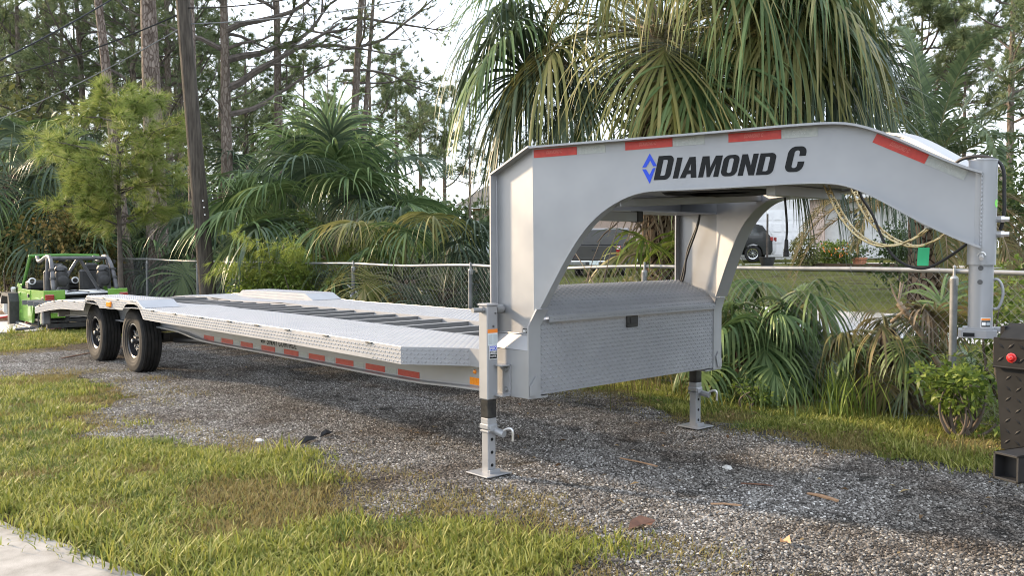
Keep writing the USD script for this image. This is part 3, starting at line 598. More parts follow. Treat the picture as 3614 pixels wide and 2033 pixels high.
look('concrete', (.17, .162, .15), (.27, .26, .243), 2.6, .9, 0, bump=(160, .5, .004), detail=12.0, spec=.2, c3=(.36, .348, .33))
look('concrete_far', (.42, .42, .415), (.52, .52, .51), 1.2, .9, 0, detail=8.0, spec=.2)
look('soil', (.045, .032, .022), (.09, .065, .045), 9, .95, spec=.1)
def sheet(xs, ys, zf):
    X, Y = np.meshgrid(xs, ys, indexing='ij'); Z = zf(X, Y); nx, ny = X.shape
    v = np.stack([X, Y, Z], -1).reshape(-1, 3); i, j = np.meshgrid(np.arange(nx - 1), np.arange(ny - 1), indexing='ij'); a = (i * ny + j).ravel()
    return arr((v, np.stack([a, a + ny, a + ny + 1, a + 1], -1)))
xs = np.r_[-900, -400, -200, np.linspace(-120, 40, 90), 100, 300, 900]; ys = np.r_[-900, -300, -100, np.linspace(-40, -6, 18), np.linspace(-5.5, 45, 110), np.linspace(48, 130, 30), 200, 400, 900]
single('ground', sheet(xs, ys, lambda X, Y: ground_h(X, Y) - .004), 'lawn_soil', kind='structure', smooth=True)
GP = [on_ground(*q)[:2] for q in [(0, 950), (110, 938), (215, 937), (330, 972), (380, 1000), (330, 1018), (250, 1040), (330, 1062), (380, 1068), (280, 1088), (380, 1100), (480, 1108), (560, 1130), (690, 1128), (830, 1150), (900, 1185), (955, 1212),
      (985, 1262), (1110, 1275), (1230, 1288), (1330, 1275), (1400, 1288), (1440, 1325), (1520, 1345), (1600, 1345), (1680, 1385), (1560, 1400), (1500, 1449)]]
GP += [(1.9, -2.0), (3.5, -2.9), (12, -4), (14, .3), (4.2, .9)]
GP += [on_ground(*q)[:2] for q in [(2576, 1222), (2450, 1186), (2300, 1164), (2100, 1142), (1990, 1112), (1850, 1084), (1760, 1066), (1660, 1050), (1560, 1003), (1420, 985)]]
GP += [(-3.2, 1.75), (-5.0, 1.5), (-6.6, .9)] + [on_ground(*q)[:2] for q in [(480, 838), (300, 848), (215, 864), (110, 878), (0, 893)]] + [(-14, -4.5), (-12, -4.2)]
GRAVEL = Polygon(GP).buffer(0)
def rough_edge(poly, step, amp, seed):
    p = np.array(poly.exterior.coords); out = []
    for a, b in zip(p[:-1], p[1:]):
        n = max(int(np.linalg.norm(b - a) / step), 1); out += [a + (b - a) * k / n for k in range(n)]
    out = np.array(out); q = np.c_[out * 2.2, out[:, 0] * 0]
    q2 = np.c_[out * 9, out[:, 0] * 0]
    out += amp * np.stack([meshkit.noise(q, seed) - .5, meshkit.noise(q, seed + 1) - .5], 1) * 2 + amp * .5 * np.stack([meshkit.noise(q2, seed + 3) - .5, meshkit.noise(q2, seed + 4) - .5], 1) * 2
    return Polygon(out).buffer(0)
gp = rough_edge(GRAVEL.buffer(.20), .06, .20, 5)
single('gravel_drive', prism(max(getattr(gp, 'geoms', [gp]), key=lambda g: g.area), (0, 0, 0), X3, Y3, Z3, -.05, .004), 'gravel_bed', kind='structure')
# the road at the lower left
e0, e1 = on_ground(0, 1312)[:2], on_ground(352, 1449)[:2]; ed = (e1 - e0) / np.linalg.norm(e1 - e0); en = np.array([ed[1], -ed[0]])
ROAD = Polygon([e0 - ed * 30, e1 + ed * 12, e1 + ed * 12 + en * 4, e0 - ed * 30 + en * 4])
rp = rough_edge(ROAD, .06, .02, 9)
single('road', prism(rp, (0, 0, 0), X3, Y3, Z3, -.04, .010), 'concrete', kind='structure')
# concrete drive beyond the fence
dx = np.linspace(-60, 14, 60)
DRIVE0, DRIVE1 = 7.95, 11.2
single('concrete_driveway', sheet(dx, np.linspace(DRIVE0, DRIVE1, 6), lambda X, Y: ground_h(X, Y) + .012), 'concrete_far', kind='structure')
jp = [on_ground(-60, 900)[:2] * 0 + q for q in ((-13.9, -2.6), (-13.6, .35), (-15.0, 1.6), (-22, 2.5), (-40, 2.5), (-40, -2.6))]
single('concrete_slab', prism([tuple(q) for q in jp], (0, 0, 0), X3, Y3, Z3, -.03, .010), 'concrete_far', kind='structure')
gpath = [at(1640, 34), at(2000, 39), at(2500, 33.5)]
single('garden_path', strip([p + [0, 0, .01] for p in smooth_path(gpath, 20)], np.array([0.3, .95, 0]), 1.3, .03), 'concrete_far', kind='structure')
bed = [at(x, d)[:2] for x, d in ((2010, 33.5), (2200, 31), (2400, 30.5), (2400, 32.5), (2200, 34), (2020, 36))]
single('mulch_bed', prism([tuple(q) for q in bed], (0, 0, .93), X3, Y3, Z3, -.2, .0), 'soil', kind='structure')

# ---------------------------------------------------------------- scatterers
from shapely import contains_xy, prepare, distance as shp_distance, points as shp_points
prepare(GRAVEL); prepare(ROAD)
def instancer(name, protos, pos, idx, yaw, scl, kind='stuff', tilt=None, label=None):
    pi = UsdGeom.PointInstancer.Define(stage, '/World/' + name)
    for k, (mesh, mat) in enumerate(protos):
        v, f = arr(mesh); q = usdkit.mesh(stage, f'/World/{name}/tuft_{k:03d}' if 'grass' in name else f'/World/{name}/pebbles_{k:03d}', (v, f), M[mat]); vary(q, v, f, k + 5)
    paths = [c.GetPath() for c in pi.GetPrim().GetChildren()]
    pi.CreatePrototypesRel().SetTargets(paths)
    pi.CreateProtoIndicesAttr(Vt.IntArray.FromNumpy(np.asarray(idx, np.int32))); pi.CreatePositionsAttr(Vt.Vec3fArray.FromNumpy(np.asarray(pos, np.float32)))
    h = np.asarray(yaw) / 2; pi.CreateOrientationsAttr(Vt.QuathArray([Gf.Quath(float(math.cos(q)), 0, 0, float(math.sin(q))) for q in h]))
    pi.CreateScalesAttr(Vt.Vec3fArray.FromNumpy(np.asarray(scl, np.float32)))
    tag(pi.GetPrim(), kind=kind, label=label)
R = np.random.default_rng(11)
# gravel: patches of loose stones
def stone_patch(size, n, r0, r1, seed):
    g = np.random.default_rng(seed); ic = trimesh.creation.icosahedron(); bv, bf = np.asarray(ic.vertices), np.asarray(ic.faces)
    c = np.c_[g.uniform(-size / 2, size / 2, (n, 2)), np.zeros(n)]; r = r0 + (r1 - r0) * g.random(n) ** 3
    sc = np.stack([g.uniform(.8, 1.3, n), g.uniform(.7, 1.1, n), g.uniform(.5, .85, n)], 1) * r[:, None]
    a = g.uniform(0, 2 * np.pi, n); ca, sa = np.cos(a), np.sin(a)
    v = bv[None] * g.uniform(.75, 1.15, (n, 12, 1)) * sc[:, None]
    v = np.stack([v[..., 0] * ca[:, None] - v[..., 1] * sa[:, None], v[..., 0] * sa[:, None] + v[..., 1] * ca[:, None], v[..., 2] + r[:, None] * .25], -1) + c[:, None]
    return v.reshape(-1, 3), (np.arange(n)[:, None, None] * 12 + bf[None]).reshape(-1, 3)
protos = [(stone_patch(.34, 1150, .0032, .0105, 40 + k), 'stone') for k in range(4)]
P = np.array([(x, y) for x in np.arange(-9.5, 4.4, .30) for y in np.arange(-3.4, 2.6, .30)]) + R.uniform(-.05, .05, (0, 2)).sum()
P = P + R.uniform(-.06, .06, P.shape)
k = contains_xy(GRAVEL.buffer(.08), P[:, 0], P[:, 1]); P = P[k]
instancer('gravel_stones', protos, np.c_[P, np.full(len(P), .004)], R.integers(0, 4, len(P)), R.uniform(0, 6.28, len(P)), np.ones((len(P), 3)), label='loose grey and white gravel stones covering the drive')
# grass: tufts of bent blades
def tuft(size, n, hmin, hmax, w, seed, lean=.7, flat=0.0):
    g = np.random.default_rng(seed); c = np.c_[g.normal(0, size / 2.6, (n, 2)), np.zeros(n)]
    az = g.uniform(0, 2 * np.pi, n); h = g.uniform(hmin, hmax, n); ln = g.uniform(.15, lean, n); wd = w * g.uniform(.7, 1.25, n)
    d = np.stack([np.cos(az), np.sin(az), az * 0], 1); s = np.stack([-np.sin(az), np.cos(az), az * 0], 1)
    pts = []
    for t, wf in ((0, .8), (.45, 1.0), (.8, .65), (1.0, 0)):
        q = c + d * (h * ln * (t ** 1.7) * 1.3)[:, None] + np.array([0, 0, 1.0]) * (h * (t - .35 * ln * t * t))[:, None]
        pts.append((q - s * (wd * wf / 2)[:, None], q + s * (wd * wf / 2)[:, None]))
    v = np.stack([pts[0][0], pts[0][1], pts[1][0], pts[1][1], pts[2][0], pts[2][1], pts[3][0]], 1).reshape(-1, 3)
    f = np.array([[0, 1, 3], [0, 3, 2], [2, 3, 5], [2, 5, 4], [4, 5, 6]])
    return v, (np.arange(n)[:, None, None] * 7 + f[None]).reshape(-1, 3)
leaf('grass_green', [(0.090, 0.115, 0.023), (0.166, 0.192, 0.036), (0.250, 0.269, 0.054), (0.384, 0.365, 0.122)], .35, .5, 1.0)
leaf('grass_dark', [(0.068, 0.098, 0.024), (0.120, 0.158, 0.036), (0.188, 0.217, 0.054)], .3, .5, 1.0)
leaf('grass_dry', [(0.115, 0.086, 0.032), (0.218, 0.172, 0.063), (0.287, 0.230, 0.092), (0.184, 0.190, 0.052)], .25, .6, 1.5)
leaf('grass_far', [(.11, .14, .036), (.155, .185, .05), (.20, .22, .07)], .35, .6, .4)
gprotos = [(tuft(.20, 95, .018, .060, .0068, 60 + q, 1.0), 'grass_green') for q in range(4)] + [(tuft(.20, 85, .018, .05, .0065, 70 + q, 1.0), 'grass_dark') for q in range(2)] + \
          [(tuft(.20, 70, .012, .04, .0045, 80 + q, 1.0), 'grass_dry') for q in range(2)] + [(tuft(.16, 36, .05, .115, .0075, 90 + q, .95), 'grass_green') for q in range(2)] + \
          [(tuft(.5, 170, .03, .08, .012, 95 + q, .9), 'grass_far') for q in range(2)]
def scatter(x0, x1, y0, y1, step):
    X, Y = np.meshgrid(np.arange(x0, x1, step), np.arange(y0, y1, step)); p = np.c_[X.ravel(), Y.ravel()]
    return p + R.uniform(-.55, .55, p.shape) * step
def grass_zone(p, far=False):
    dist = shp_distance(GRAVEL, shp_points(p)); inside = contains_xy(GRAVEL, p[:, 0], p[:, 1])
    de = shp_distance(GRAVEL.exterior, shp_points(p))
    nn = meshkit.fbm(np.c_[p * 1.1, p[:, 0] * 0], 3, 21); n2 = meshkit.fbm(np.c_[p * 3.0, p[:, 0] * 0], 3, 33)
    keep = ~inside & (R.random(len(p)) < np.clip(.30 + de * 1.3 + (nn - .5) * 1.2, 0, .92))
    thin = inside & (de < .55) & (n2 > .44) & (R.random(len(p)) < .42 * (1 - de / .5))
    front = inside & (p[:, 0] > .2) & (p[:, 0] < 2.6) & (p[:, 1] < -.75) & (n2 > .50) & (R.random(len(p)) < np.clip(.55 - de * .9, .07, .5)); thin |= front
    keep |= thin
    rd = shp_distance(ROAD, shp_points(p)); keep &= (rd > .02)
    dry = (n2 + np.clip(.38 - de, 0, .38) * .75 + thin * .2 + .45 * np.exp(-((p[:, 0] + .2) ** 2 + (p[:, 1] + 2.05) ** 2) / .5) > .60)
    idx = np.where(dry, R.integers(6, 8, len(p)), np.where(nn > .53, R.integers(0, 4, len(p)), np.where(R.random(len(p)) < .55, R.integers(0, 4, len(p)), R.integers(4, 6, len(p)))))
    tall = (R.random(len(p)) < .05) & ~dry & ~inside; idx = np.where(tall, R.integers(8, 10, len(p)), idx)
    edge = (rd < .22) & (R.random(len(p)) < .6); idx = np.where(edge, R.integers(8, 10, len(p)), idx)
    return keep, idx
gp_, gi_, gs_ = [], [], []
for x0, x1, y0, y1, st, sc in ((-3.2, 3.2, -3.9, -1.1, .085, 1.0), (-13, -3.2, -4.4, .2, .12, 1.1), (-4.5, 5.5, 1.2, 3.3, .10, 1.05), (-14, -4.5, .9, 3.3, .16, 1.2), (-40, -13, -12, 3.2, .45, 1.6)):
    p = scatter(x0, x1, y0, y1, st); kk, ii = grass_zone(p)
    if x0 <= -13: kk &= ~contains_xy(Polygon([tuple(q) for q in jp]), p[:, 0], p[:, 1])
    p, ii = p[kk], ii[kk]; gp_.append(np.c_[p, ground_h(p[:, 0], p[:, 1]) - .003]); gi_.append(ii); s = R.uniform(.75, 1.25, len(p)) * sc; gs_.append(np.c_[s, s, s * R.uniform(.8, 1.3, len(p))])
for x0, x1, y0, y1, st in ((-16, 4, 3.3, 7.7, .24), (-30, 4, 11.35, 18, .40), (-34, -4, 18, 32, .60)):
    p = scatter(x0, x1, y0, y1, st); gp_.append(np.c_[p, ground_h(p[:, 0], p[:, 1]) - .005]); gi_.append(R.integers(10, 12, len(p))); s = R.uniform(.7, 1.1, len(p)); gs_.append(np.c_[s, s, s * .6])
gpos = np.vstack(gp_); instancer('grass', gprotos, gpos, np.concatenate(gi_), R.uniform(0, 6.28, len(gpos)), np.vstack(gs_), label='short green and dry yellow grass around the gravel and lawn')
# sticks and leaves lying about
look('stick_wood', (.30, .17, .09), (.42, .26, .15), 12, .8); look('dead_leaf', (.10, .045, .028), (.17, .08, .045), 20, .7); look('pale_stone', (.5, .49, .46), (.62, .61, .58), 20, .85)
def stick(p0, p1, w, mat, label):
    a, b = on_ground(*p0) + [0, 0, .014], on_ground(*p1) + [0, 0, .012]; m = smooth_path([a, (a + b) / 2 + [0, 0, .004], b], 6)
    s = nz(np.cross(b - a, Z3)); v, f = strip(m, s, w, w * .5); v = v + (meshkit.noise(v * 90, 3)[:, None] - .5) * .006
    single('stick', (v, f), mat, label, 'stick')
stick((2032, 1248), (2108, 1266), .022, 'stick_wood', 'short tan split stick lying on the gravel at the right')
stick((1788, 1274), (1866, 1278), .014, 'stick_wood', 'thin pale stick on the gravel in front of the tan split stick')
stick((1864, 1222), (1946, 1228), .012, 'dead_leaf', 'thin dark twig on the gravel behind the pale stick')
stick((1560, 1158), (1654, 1178), .012, 'stick_wood', 'reddish twig on the gravel between the two jack feet')
stick((150, 905), (330, 872), .02, 'dead_leaf', 'long dark twig on the gravel beside the rear wheel')
def leafy(p0, p1, w, label, name='dead_leaf', mat='dead_leaf', seed=1):
    a, b = on_ground(*p0), on_ground(*p1); m = (a + b) / 2; d = nz(b - a); s = np.cross(Z3, d); L = np.linalg.norm(b - a)
    pts = [a, a + d * L * .3 + s * w + [0, 0, .03], a + d * L * .6 + s * w * .8 + [0, 0, .05], b + [0, 0, .02], a + d * L * .6 - s * w + [0, 0, .02], a + d * L * .3 - s * w + [0, 0, .035], m + [0, 0, .012]]
    v = np.array(pts) + [0, 0, .008]; f = np.array([[i, (i + 1) % 6, 6] for i in range(6)]); single(name, (v, f), mat, label, 'dead leaf')
leafy((1580, 1338), (1650, 1322), .05, 'curled red-brown dead leaf at the edge of the grass and gravel')
leafy((748, 1128), (800, 1108), .035, 'dark crumpled leaf on the gravel below the deck, left one of the pair', mat='black_rubber')
leafy((805, 1104), (838, 1096), .03, 'dark crumpled leaf on the gravel below the deck, right one of the pair', mat='black_rubber')
leafy((1962, 1368), (1990, 1382), .02, 'small tan dead leaf on the gravel near the bottom of the photo', mat='stick_wood')
def pale(px, py, r, label, seed):
    g = np.random.default_rng(seed); ic = trimesh.creation.icosphere(1, r); v = np.asarray(ic.vertices) * g.uniform(.75, 1.15, (42, 1)) * [1.3, 1, .55] + on_ground(px, py) + [0, 0, r * .4]
    single('stone', (v, ic.faces), 'pale_stone', label, 'stone')
pale(652, 1113, .032, 'pale flat stone at the tip of the grass below the deck', 1); pale(1830, 1182, .03, 'pale stone on the gravel nearest the toolbox front, right of centre', 2)

look('litter_brown', (.12, .07, .035), (.24, .15, .07), 30, .8)
ISLANDS.add('litter'); leaf('litter', [(.06, .035, .02), (.13, .08, .04), (.24, .16, .075), (.30, .235, .12)], .1, .7, 2.0)
def litter(n, seed, x0, x1, y0, y1, s0, s1):
    g = np.random.default_rng(seed); p = np.c_[g.uniform(x0, x1, n), g.uniform(y0, y1, n), np.full(n, .02)]; p = p[shp_distance(ROAD, shp_points(p[:, :2])) > .02]; n = len(p)
    a = g.uniform(0, 6.28, n); d = np.stack([np.cos(a), np.sin(a), g.uniform(-.1, .35, n)], 1); s = np.stack([-np.sin(a), np.cos(a), g.uniform(-.3, .3, n)], 1); l = g.uniform(s0, s1, n)[:, None]; w = l * g.uniform(.12, .3, (n, 1)); c = np.array([0, 0, 1.0]) * l * g.uniform(.05, .25, (n, 1))
    v = np.stack([p, p + d * l * .5 + s * w + c, p + d * l, p + d * l * .5 - s * w + c, p + d * l * .5 + c * .3], 1).reshape(-1, 3)
    return v, (np.arange(n)[:, None, None] * 5 + np.array([[0, 1, 4], [1, 2, 4], [2, 3, 4], [3, 0, 4]])).reshape(-1, 3)
single('leaf_litter', [litter(240, 5, -6, 3.2, -3.6, 2.4, .015, .045), litter(120, 6, -2, 3.2, -1.6, 2.2, .02, .07), litter(90, 7, -3, 3, 1.6, 2.7, .03, .09)], 'litter', 'small dry leaves and needles strewn over gravel and grass', kind='stuff')
# ---------------------------------------------------------------- chain-link fence
FV = 2.79
RU = [-60, -45, -38, -30, -23.6, -20.5, -17.5, -14.4, -11.1, -8.01, -6.6, -4.98, -3.6, -1.91, -.6, 1.39, 4.44, 7.5]
RZ = [1.40, 1.38, 1.30, 1.33, 1.29, 1.294, 1.28, 1.25, 1.255, 1.262, 1.250, 1.268, 1.245, 1.294, 1.300, 1.293, 1.28, 1.28]
fe = T('chain_link_fence', 'galvanised chain-link fence with a top rail running behind the trailer', 'fence', (0, FV, 0))
ru = np.linspace(-60, 7.5, 240); rz = np.interp(ru, RU, RZ) + .006 * np.sin(ru * 2.1)
fe.part('top_rail', tube(np.c_[ru, np.full_like(ru, FV), rz], .021, 10), 'galvanised', True)
for u in np.r_[1.39 - 3.05 * np.arange(0, 19), 4.44]:
    u = {0: u}.get(0); zt = np.interp(u, RU, RZ)
    i = int(round((1.39 - u) / 3.05)); u = {1: -1.91, 2: -4.98, 3: -8.01, 4: -11.1, 5: -14.4, 6: -17.5}.get(i, u)
    gz = float(ground_h(u, FV))
    p = fe.part('post', [cyl((u, FV - .03, gz - .05), (u, FV - .03, zt - .06), .030, 14)], 'galvanised_dull', 40)
    fe.part('post_cap', [lathe([(.033, zt - .115), (.034, zt - .06), (.026, zt - .045), (.012, zt - .035), (.010, zt + .03), (.016, zt + .035), (.006, zt + .05), (0, zt + .052)], (u, FV - .025, 0), Z3, 12)], 'galvanised', 30, under=p)
for u in np.arange(-12, 4, .78):
    z = np.interp(u, ru, rz); fe.part('tie_wire', [tube([(u, FV + .024 * math.cos(a), z + .024 * math.sin(a)) for a in np.linspace(-2.5, 3.4, 9)] + [(u + .03, FV - .01, z - .06)], .0018, 4)], 'galvanised')
def diamonds(u0, u1, step, r):
    us = np.arange(u0, u1, step); V, F, n = [], [], 0
    for s, off in ((1, .002), (-1, -.002)):
        zt = np.interp(us + s * .6, ru, rz) - .012
        for u, z1 in zip(us, zt):
            H = z1 - .04; v, f = tube([(u, FV + off, .04), (u + s * H * .92, FV + off, z1)], r, 3, False); V.append(v); F.append(f + n); n += len(v)
    return np.vstack(V), np.vstack(F)
fe.part('wire_mesh', diamonds(-16, 6.5, .0865, .0019), 'galvanised_dull', kind='stuff')
fe.part('wire_mesh', diamonds(-60, -16, .0865, .0019), 'galvanised_dull', kind='stuff')
fe.part('bottom_wire', tube([(-60, FV, .05), (7.5, FV, .05)], .002, 4), 'galvanised_dull')

# ---------------------------------------------------------------- utility pole with its wires
look('pole_wood', (.035, .030, .025), (.085, .073, .06), 5, .85, bump=(30, .6, .02), stretch=(6, 6, .5), spec=.15)
pb = at(528, 17.6); pr_ = right_of(528)
po = T('utility_pole', 'dark leaning wooden utility pole in front of the fence', 'pole', pb)
top = pb - pr_ * .62 + Z3 * 10.5
po.part('shaft', tube([pb - Z3 * .1, pb * .5 + top * .5 - pr_ * .03, top], [.155, .13, .10], 18), 'pole_wood', True)
for k, (z, q) in enumerate(((2.42, .02), (2.30, .03), (2.16, .035))):
    f = z / 10.5; c = pb * (1 - f) + top * f; d = nz([EYE[0] - c[0], EYE[1] - c[1], 0])
    po.part('nail_head', lathe([(0, .014), (.012, .012), (.014, 0)], c + d * .146 + pr_ * (q + .015), d, 8), 'decal_white')
def wire(name, a, b, sag, r, mat, label):
    a, b = np.array(a, float), np.array(b, float); t = np.linspace(0, 1, 24)
    p = a + (b - a) * t[:, None]; p[:, 2] -= sag * 4 * t * (1 - t)
    single(name, tube(p, r, 5), mat, label, 'wire')
def pt(px, py, dist): p = at(px, dist); return np.array([p[0], p[1], height(px, py, dist)])
wire('power_line', pt(485, 60, 17.6), pt(1300, -60, 14), .15, .011, 'galvanised_dull', 'pale wire running right from the utility pole')
wire('power_line', pt(480, 20, 17.6), pt(900, -40, 14), .1, .013, 'decal_black', 'dark wire running right above the pale wire')
wire('power_line', pt(480, 28, 17.6), pt(-300, 245, 24), .3, .014, 'decal_black', 'dark wire running left and down from the utility pole')
wire('power_line', pt(360, -40, 15), pt(-320, 300, 13), .1, .012, 'decal_black', 'thick slanting wire crossing the upper left corner')
wire('power_line', pt(480, 62, 17.6), pt(-300, 395, 26), .3, .011, 'galvanised_dull', 'lower thin wire running left from the utility pole')
# ---------------------------------------------------------------- vegetation
leaf('palm_green', [(0.048, 0.088, 0.034), (0.083, 0.134, 0.050), (0.134, 0.193, 0.076), (0.185, 0.253, 0.101)], .22, .42, .8)
leaf('palm_olive', [(0.091, 0.107, 0.034), (0.157, 0.167, 0.055), (0.230, 0.224, 0.085), (0.290, 0.261, 0.121)], .3, .45, .8)
leaf('palm_dark', [(0.036, 0.059, 0.036), (0.061, 0.091, 0.055), (0.094, 0.126, 0.078)], .18, .45, .8)
leaf('palm_dead', [(.13, .10, .065), (.20, .155, .105), (.27, .22, .155), (.10, .075, .05)], .15, .7, .9)
leaf('palm_tan', [(.13, .10, .045), (.21, .165, .08), (.15, .135, .05), (.09, .10, .035)], .25, .6, .9)
leaf('date_green', [(.052, .081, .039), (.085, .120, .058), (.130, .169, .078)], .25, .42, .8)
leaf('pine_needles', [(.041, .062, .024), (.068, .095, .034), (.101, .135, .047), (.155, .176, .068)], .28, .5, .6)
leaf('pine_bright', [(0.103, 0.146, 0.035), (0.163, 0.224, 0.052), (0.239, 0.293, 0.077), (0.293, 0.308, 0.121)], .4, .5, .8)
leaf('pine_far_hazed', [(0.087, 0.120, 0.057), (0.136, 0.178, 0.087), (0.203, 0.241, 0.120)], .3, .6, .3)  # needle greens lightened to put distance haze into the colour
leaf('bush_green', [(.052, .086, .018), (.092, .138, .025), (.149, .207, .040), (.230, .287, .069)], .35, .4, 2.0)
leaf('bush_dark', [(0.036, 0.057, 0.023), (0.061, 0.093, 0.032), (0.097, 0.137, 0.048)], .25, .45, .8)
leaf('bush_rust', [(.06, .07, .025), (.10, .105, .033), (.15, .13, .04), (.24, .16, .055)], .35, .5, .9)
leaf('bush_olive', [(.070, .084, .031), (.119, .133, .049), (.182, .182, .070)], .3, .5, .9)
leaf('fern_lime', [(.156, .204, .036), (.228, .282, .054), (.300, .348, .084)], .4, .5, 1.5)
look('petiole', (.10, .115, .045), (.16, .155, .07), 6, .5); look('petiole_dead', (.19, .14, .095), (.30, .235, .165), 8, .8, stretch=(1, 1, .3))
look('twig', (.075, .058, .045), (.13, .105, .085), 14, .85)
bark('pine_bark', (.075, .058, .048), (.23, .19, .165), (.45, .40, .36), 15, .35, .02)
bark('pine_bark_far', (.075, .06, .05), (.18, .15, .125), (.6, .55, .5), 13, .35, .02)
bark('palm_bark', (.075, .055, .04), (.22, .165, .12), (.15, .12, .1), 9, .8, .03)
look('limb_bark', (.05, .042, .036), (.11, .09, .075), 8, .9, bump=(40, .5, .02))

def fan_frond(g, base, az, el, plen, blade, n=34, droop=1.0, w=.034, segs=5, sag=.25, pw=.013, fold=.15):
    """one costapalmate frond: (petiole mesh, leaflet mesh)"""
    d = np.array([math.cos(az) * math.cos(el), math.sin(az) * math.cos(el), math.sin(el)]); p = np.array(base, float); pts = [p.copy()]; ds = [d]
    for k in range(6):
        d = nz(d + np.array([0, 0, -1.0]) * sag * .16 * (k + 1) ** .6); p = p + d * plen / 6; pts.append(p.copy()); ds.append(d)
    pet = tube(pts, np.linspace(pw * 1.6, pw * .8, len(pts)), 5)
    s = nz(np.cross(d, [0, 0, 1.0])) if abs(d[2]) < .98 else np.array([math.sin(az), -math.cos(az), 0])
    roll = g.normal(0, .35); up = np.cross(s, d); s = s * math.cos(roll) + up * math.sin(roll); up = np.cross(s, d)
    cl = blade * .38; costa = [p.copy()]; dd = d.copy(); cd = [d.copy()]
    for k in range(5):
        dd = nz(dd + np.array([0, 0, -1.0]) * .16 * droop); costa.append(costa[-1] + dd * cl / 5); cd.append(dd.copy())
    costa, cd = np.array(costa), np.array(cd)
    m = n // 2; t = (np.arange(m) + .5) / m; phi = np.radians(135) * (1 - t) ** .8 + .03
    phi = np.r_[phi, -phi]; t = np.r_[t, t]
    ct = t * 5; i0 = np.minimum(ct.astype(int), 4); fr = (ct - i0)[:, None]
    p0 = costa[i0] * (1 - fr) + costa[i0 + 1] * fr; fd = cd[i0] * (1 - fr) + cd[i0 + 1] * fr
    dv = np.cos(phi)[:, None] * fd + np.sin(phi)[:, None] * s - fold * np.abs(np.sin(phi))[:, None] * up * -1 + g.normal(0, .05, (2 * m, 3))
    dv /= np.linalg.norm(dv, axis=1, keepdims=True)
    L = blade * (.62 + .38 * np.cos(phi / 2)) * g.uniform(.82, 1.1, 2 * m); dr = droop * g.uniform(.7, 1.35, 2 * m)
    wdir = np.cross(dv, up); wdir /= np.maximum(np.linalg.norm(wdir, axis=1, keepdims=True), 1e-6)
    prof = np.interp(np.linspace(0, 1, segs + 1), [0, .12, .4, .7, 1], [.55, .95, 1, .62, .06]); q = p0.copy(); V = []
    for k in range(segs + 1):
        ww = (w * prof[k] / 2) * g.uniform(.85, 1.15, 2 * m)
        V += [q - wdir * ww[:, None], q + wdir * ww[:, None]]
        dv = dv + np.array([0, 0, -1.0]) * (dr * .55 * ((k + .6) / segs) ** 1.1)[:, None]; dv /= np.linalg.norm(dv, axis=1, keepdims=True)
        q = q + dv * (L / segs)[:, None]
        wdir = wdir - dv * (wdir * dv).sum(1)[:, None]; wdir /= np.maximum(np.linalg.norm(wdir, axis=1, keepdims=True), 1e-6)
    V = np.stack(V, 1); c = 2 * (segs + 1); v = V.reshape(-1, 3); j = np.arange(segs) * 2
    f = np.concatenate([np.stack([j, j + 1, j + 3], 1), np.stack([j, j + 3, j + 2], 1)]); f = (np.arange(2 * m)[:, None, None] * c + f[None]).reshape(-1, 3)
    return pet, (v, f)
def fan_palm(name, label, base, th, tr_, n, plen, blade, el=(80, -55), droop=1.0, mats=('palm_green',), seed=1, leaves=34, w=.034, segs=5, zs=.5, group=None, az0=None, boots=0, fronds=None, dead=0, lean=(0, 0)):
    g = np.random.default_rng(seed); base = np.array(base, float); t = T(name, label, 'palm tree', base, group)
    topc = base + np.array([lean[0], lean[1], th])
    k = 9; zz = np.linspace(0, 1, k); tp = base + (topc - base) * zz[:, None]
    t.part('trunk', tube(np.vstack([tp - [0, 0, .05]]), tr_ * (1 + .12 * np.sin(zz * 9)), 14), 'palm_bark', True)
    for i in range(boots):
        f = g.uniform(.35, 1.0); c = base + (topc - base) * f; a = g.uniform(0, 6.28); e = g.uniform(.5, 1.1); L = g.uniform(.3, .7)
        d = np.array([math.cos(a) * math.cos(e), math.sin(a) * math.cos(e), math.sin(e)])
        t.part('leaf_base', tube([c + d * tr_ * .5, c + d * (tr_ + L * .5), c + d * (tr_ + L) - [0, 0, .06]], [.05, .035, .022], 5), 'petiole_dead')
    specs = fronds or []
    if not fronds:
        for i in range(n):
            f = (i + .5) / n; e = math.radians(el[0] + (el[1] - el[0]) * f) + g.normal(0, .10); a = i * 2.39996 + g.normal(0, .2)
            specs.append((a, e, mats[int(g.integers(len(mats)))], 1.0))
        for i in range(dead): specs.append((g.uniform(0, 6.28), math.radians(g.uniform(-75, -50)), 'palm_dead', .9))
    for a, e, m, sc in specs:
        b = topc + [math.cos(a) * tr_ * .6, math.sin(a) * tr_ * .6, zs * (math.sin(e) - .3) * .5 - .1]
        pet, lv = fan_frond(g, b, a, e, plen * sc * g.uniform(.85, 1.15), blade * sc * g.uniform(.88, 1.12), leaves, droop * g.uniform(.8, 1.25), w, segs, .25 if e > 0 else .12)
        p = t.part('frond', lv, m)
        if leaves >= 30: t.part('leaf_stalk', pet, 'petiole' if m != 'palm_dead' else 'petiole_dead', True, under=p)
    return t
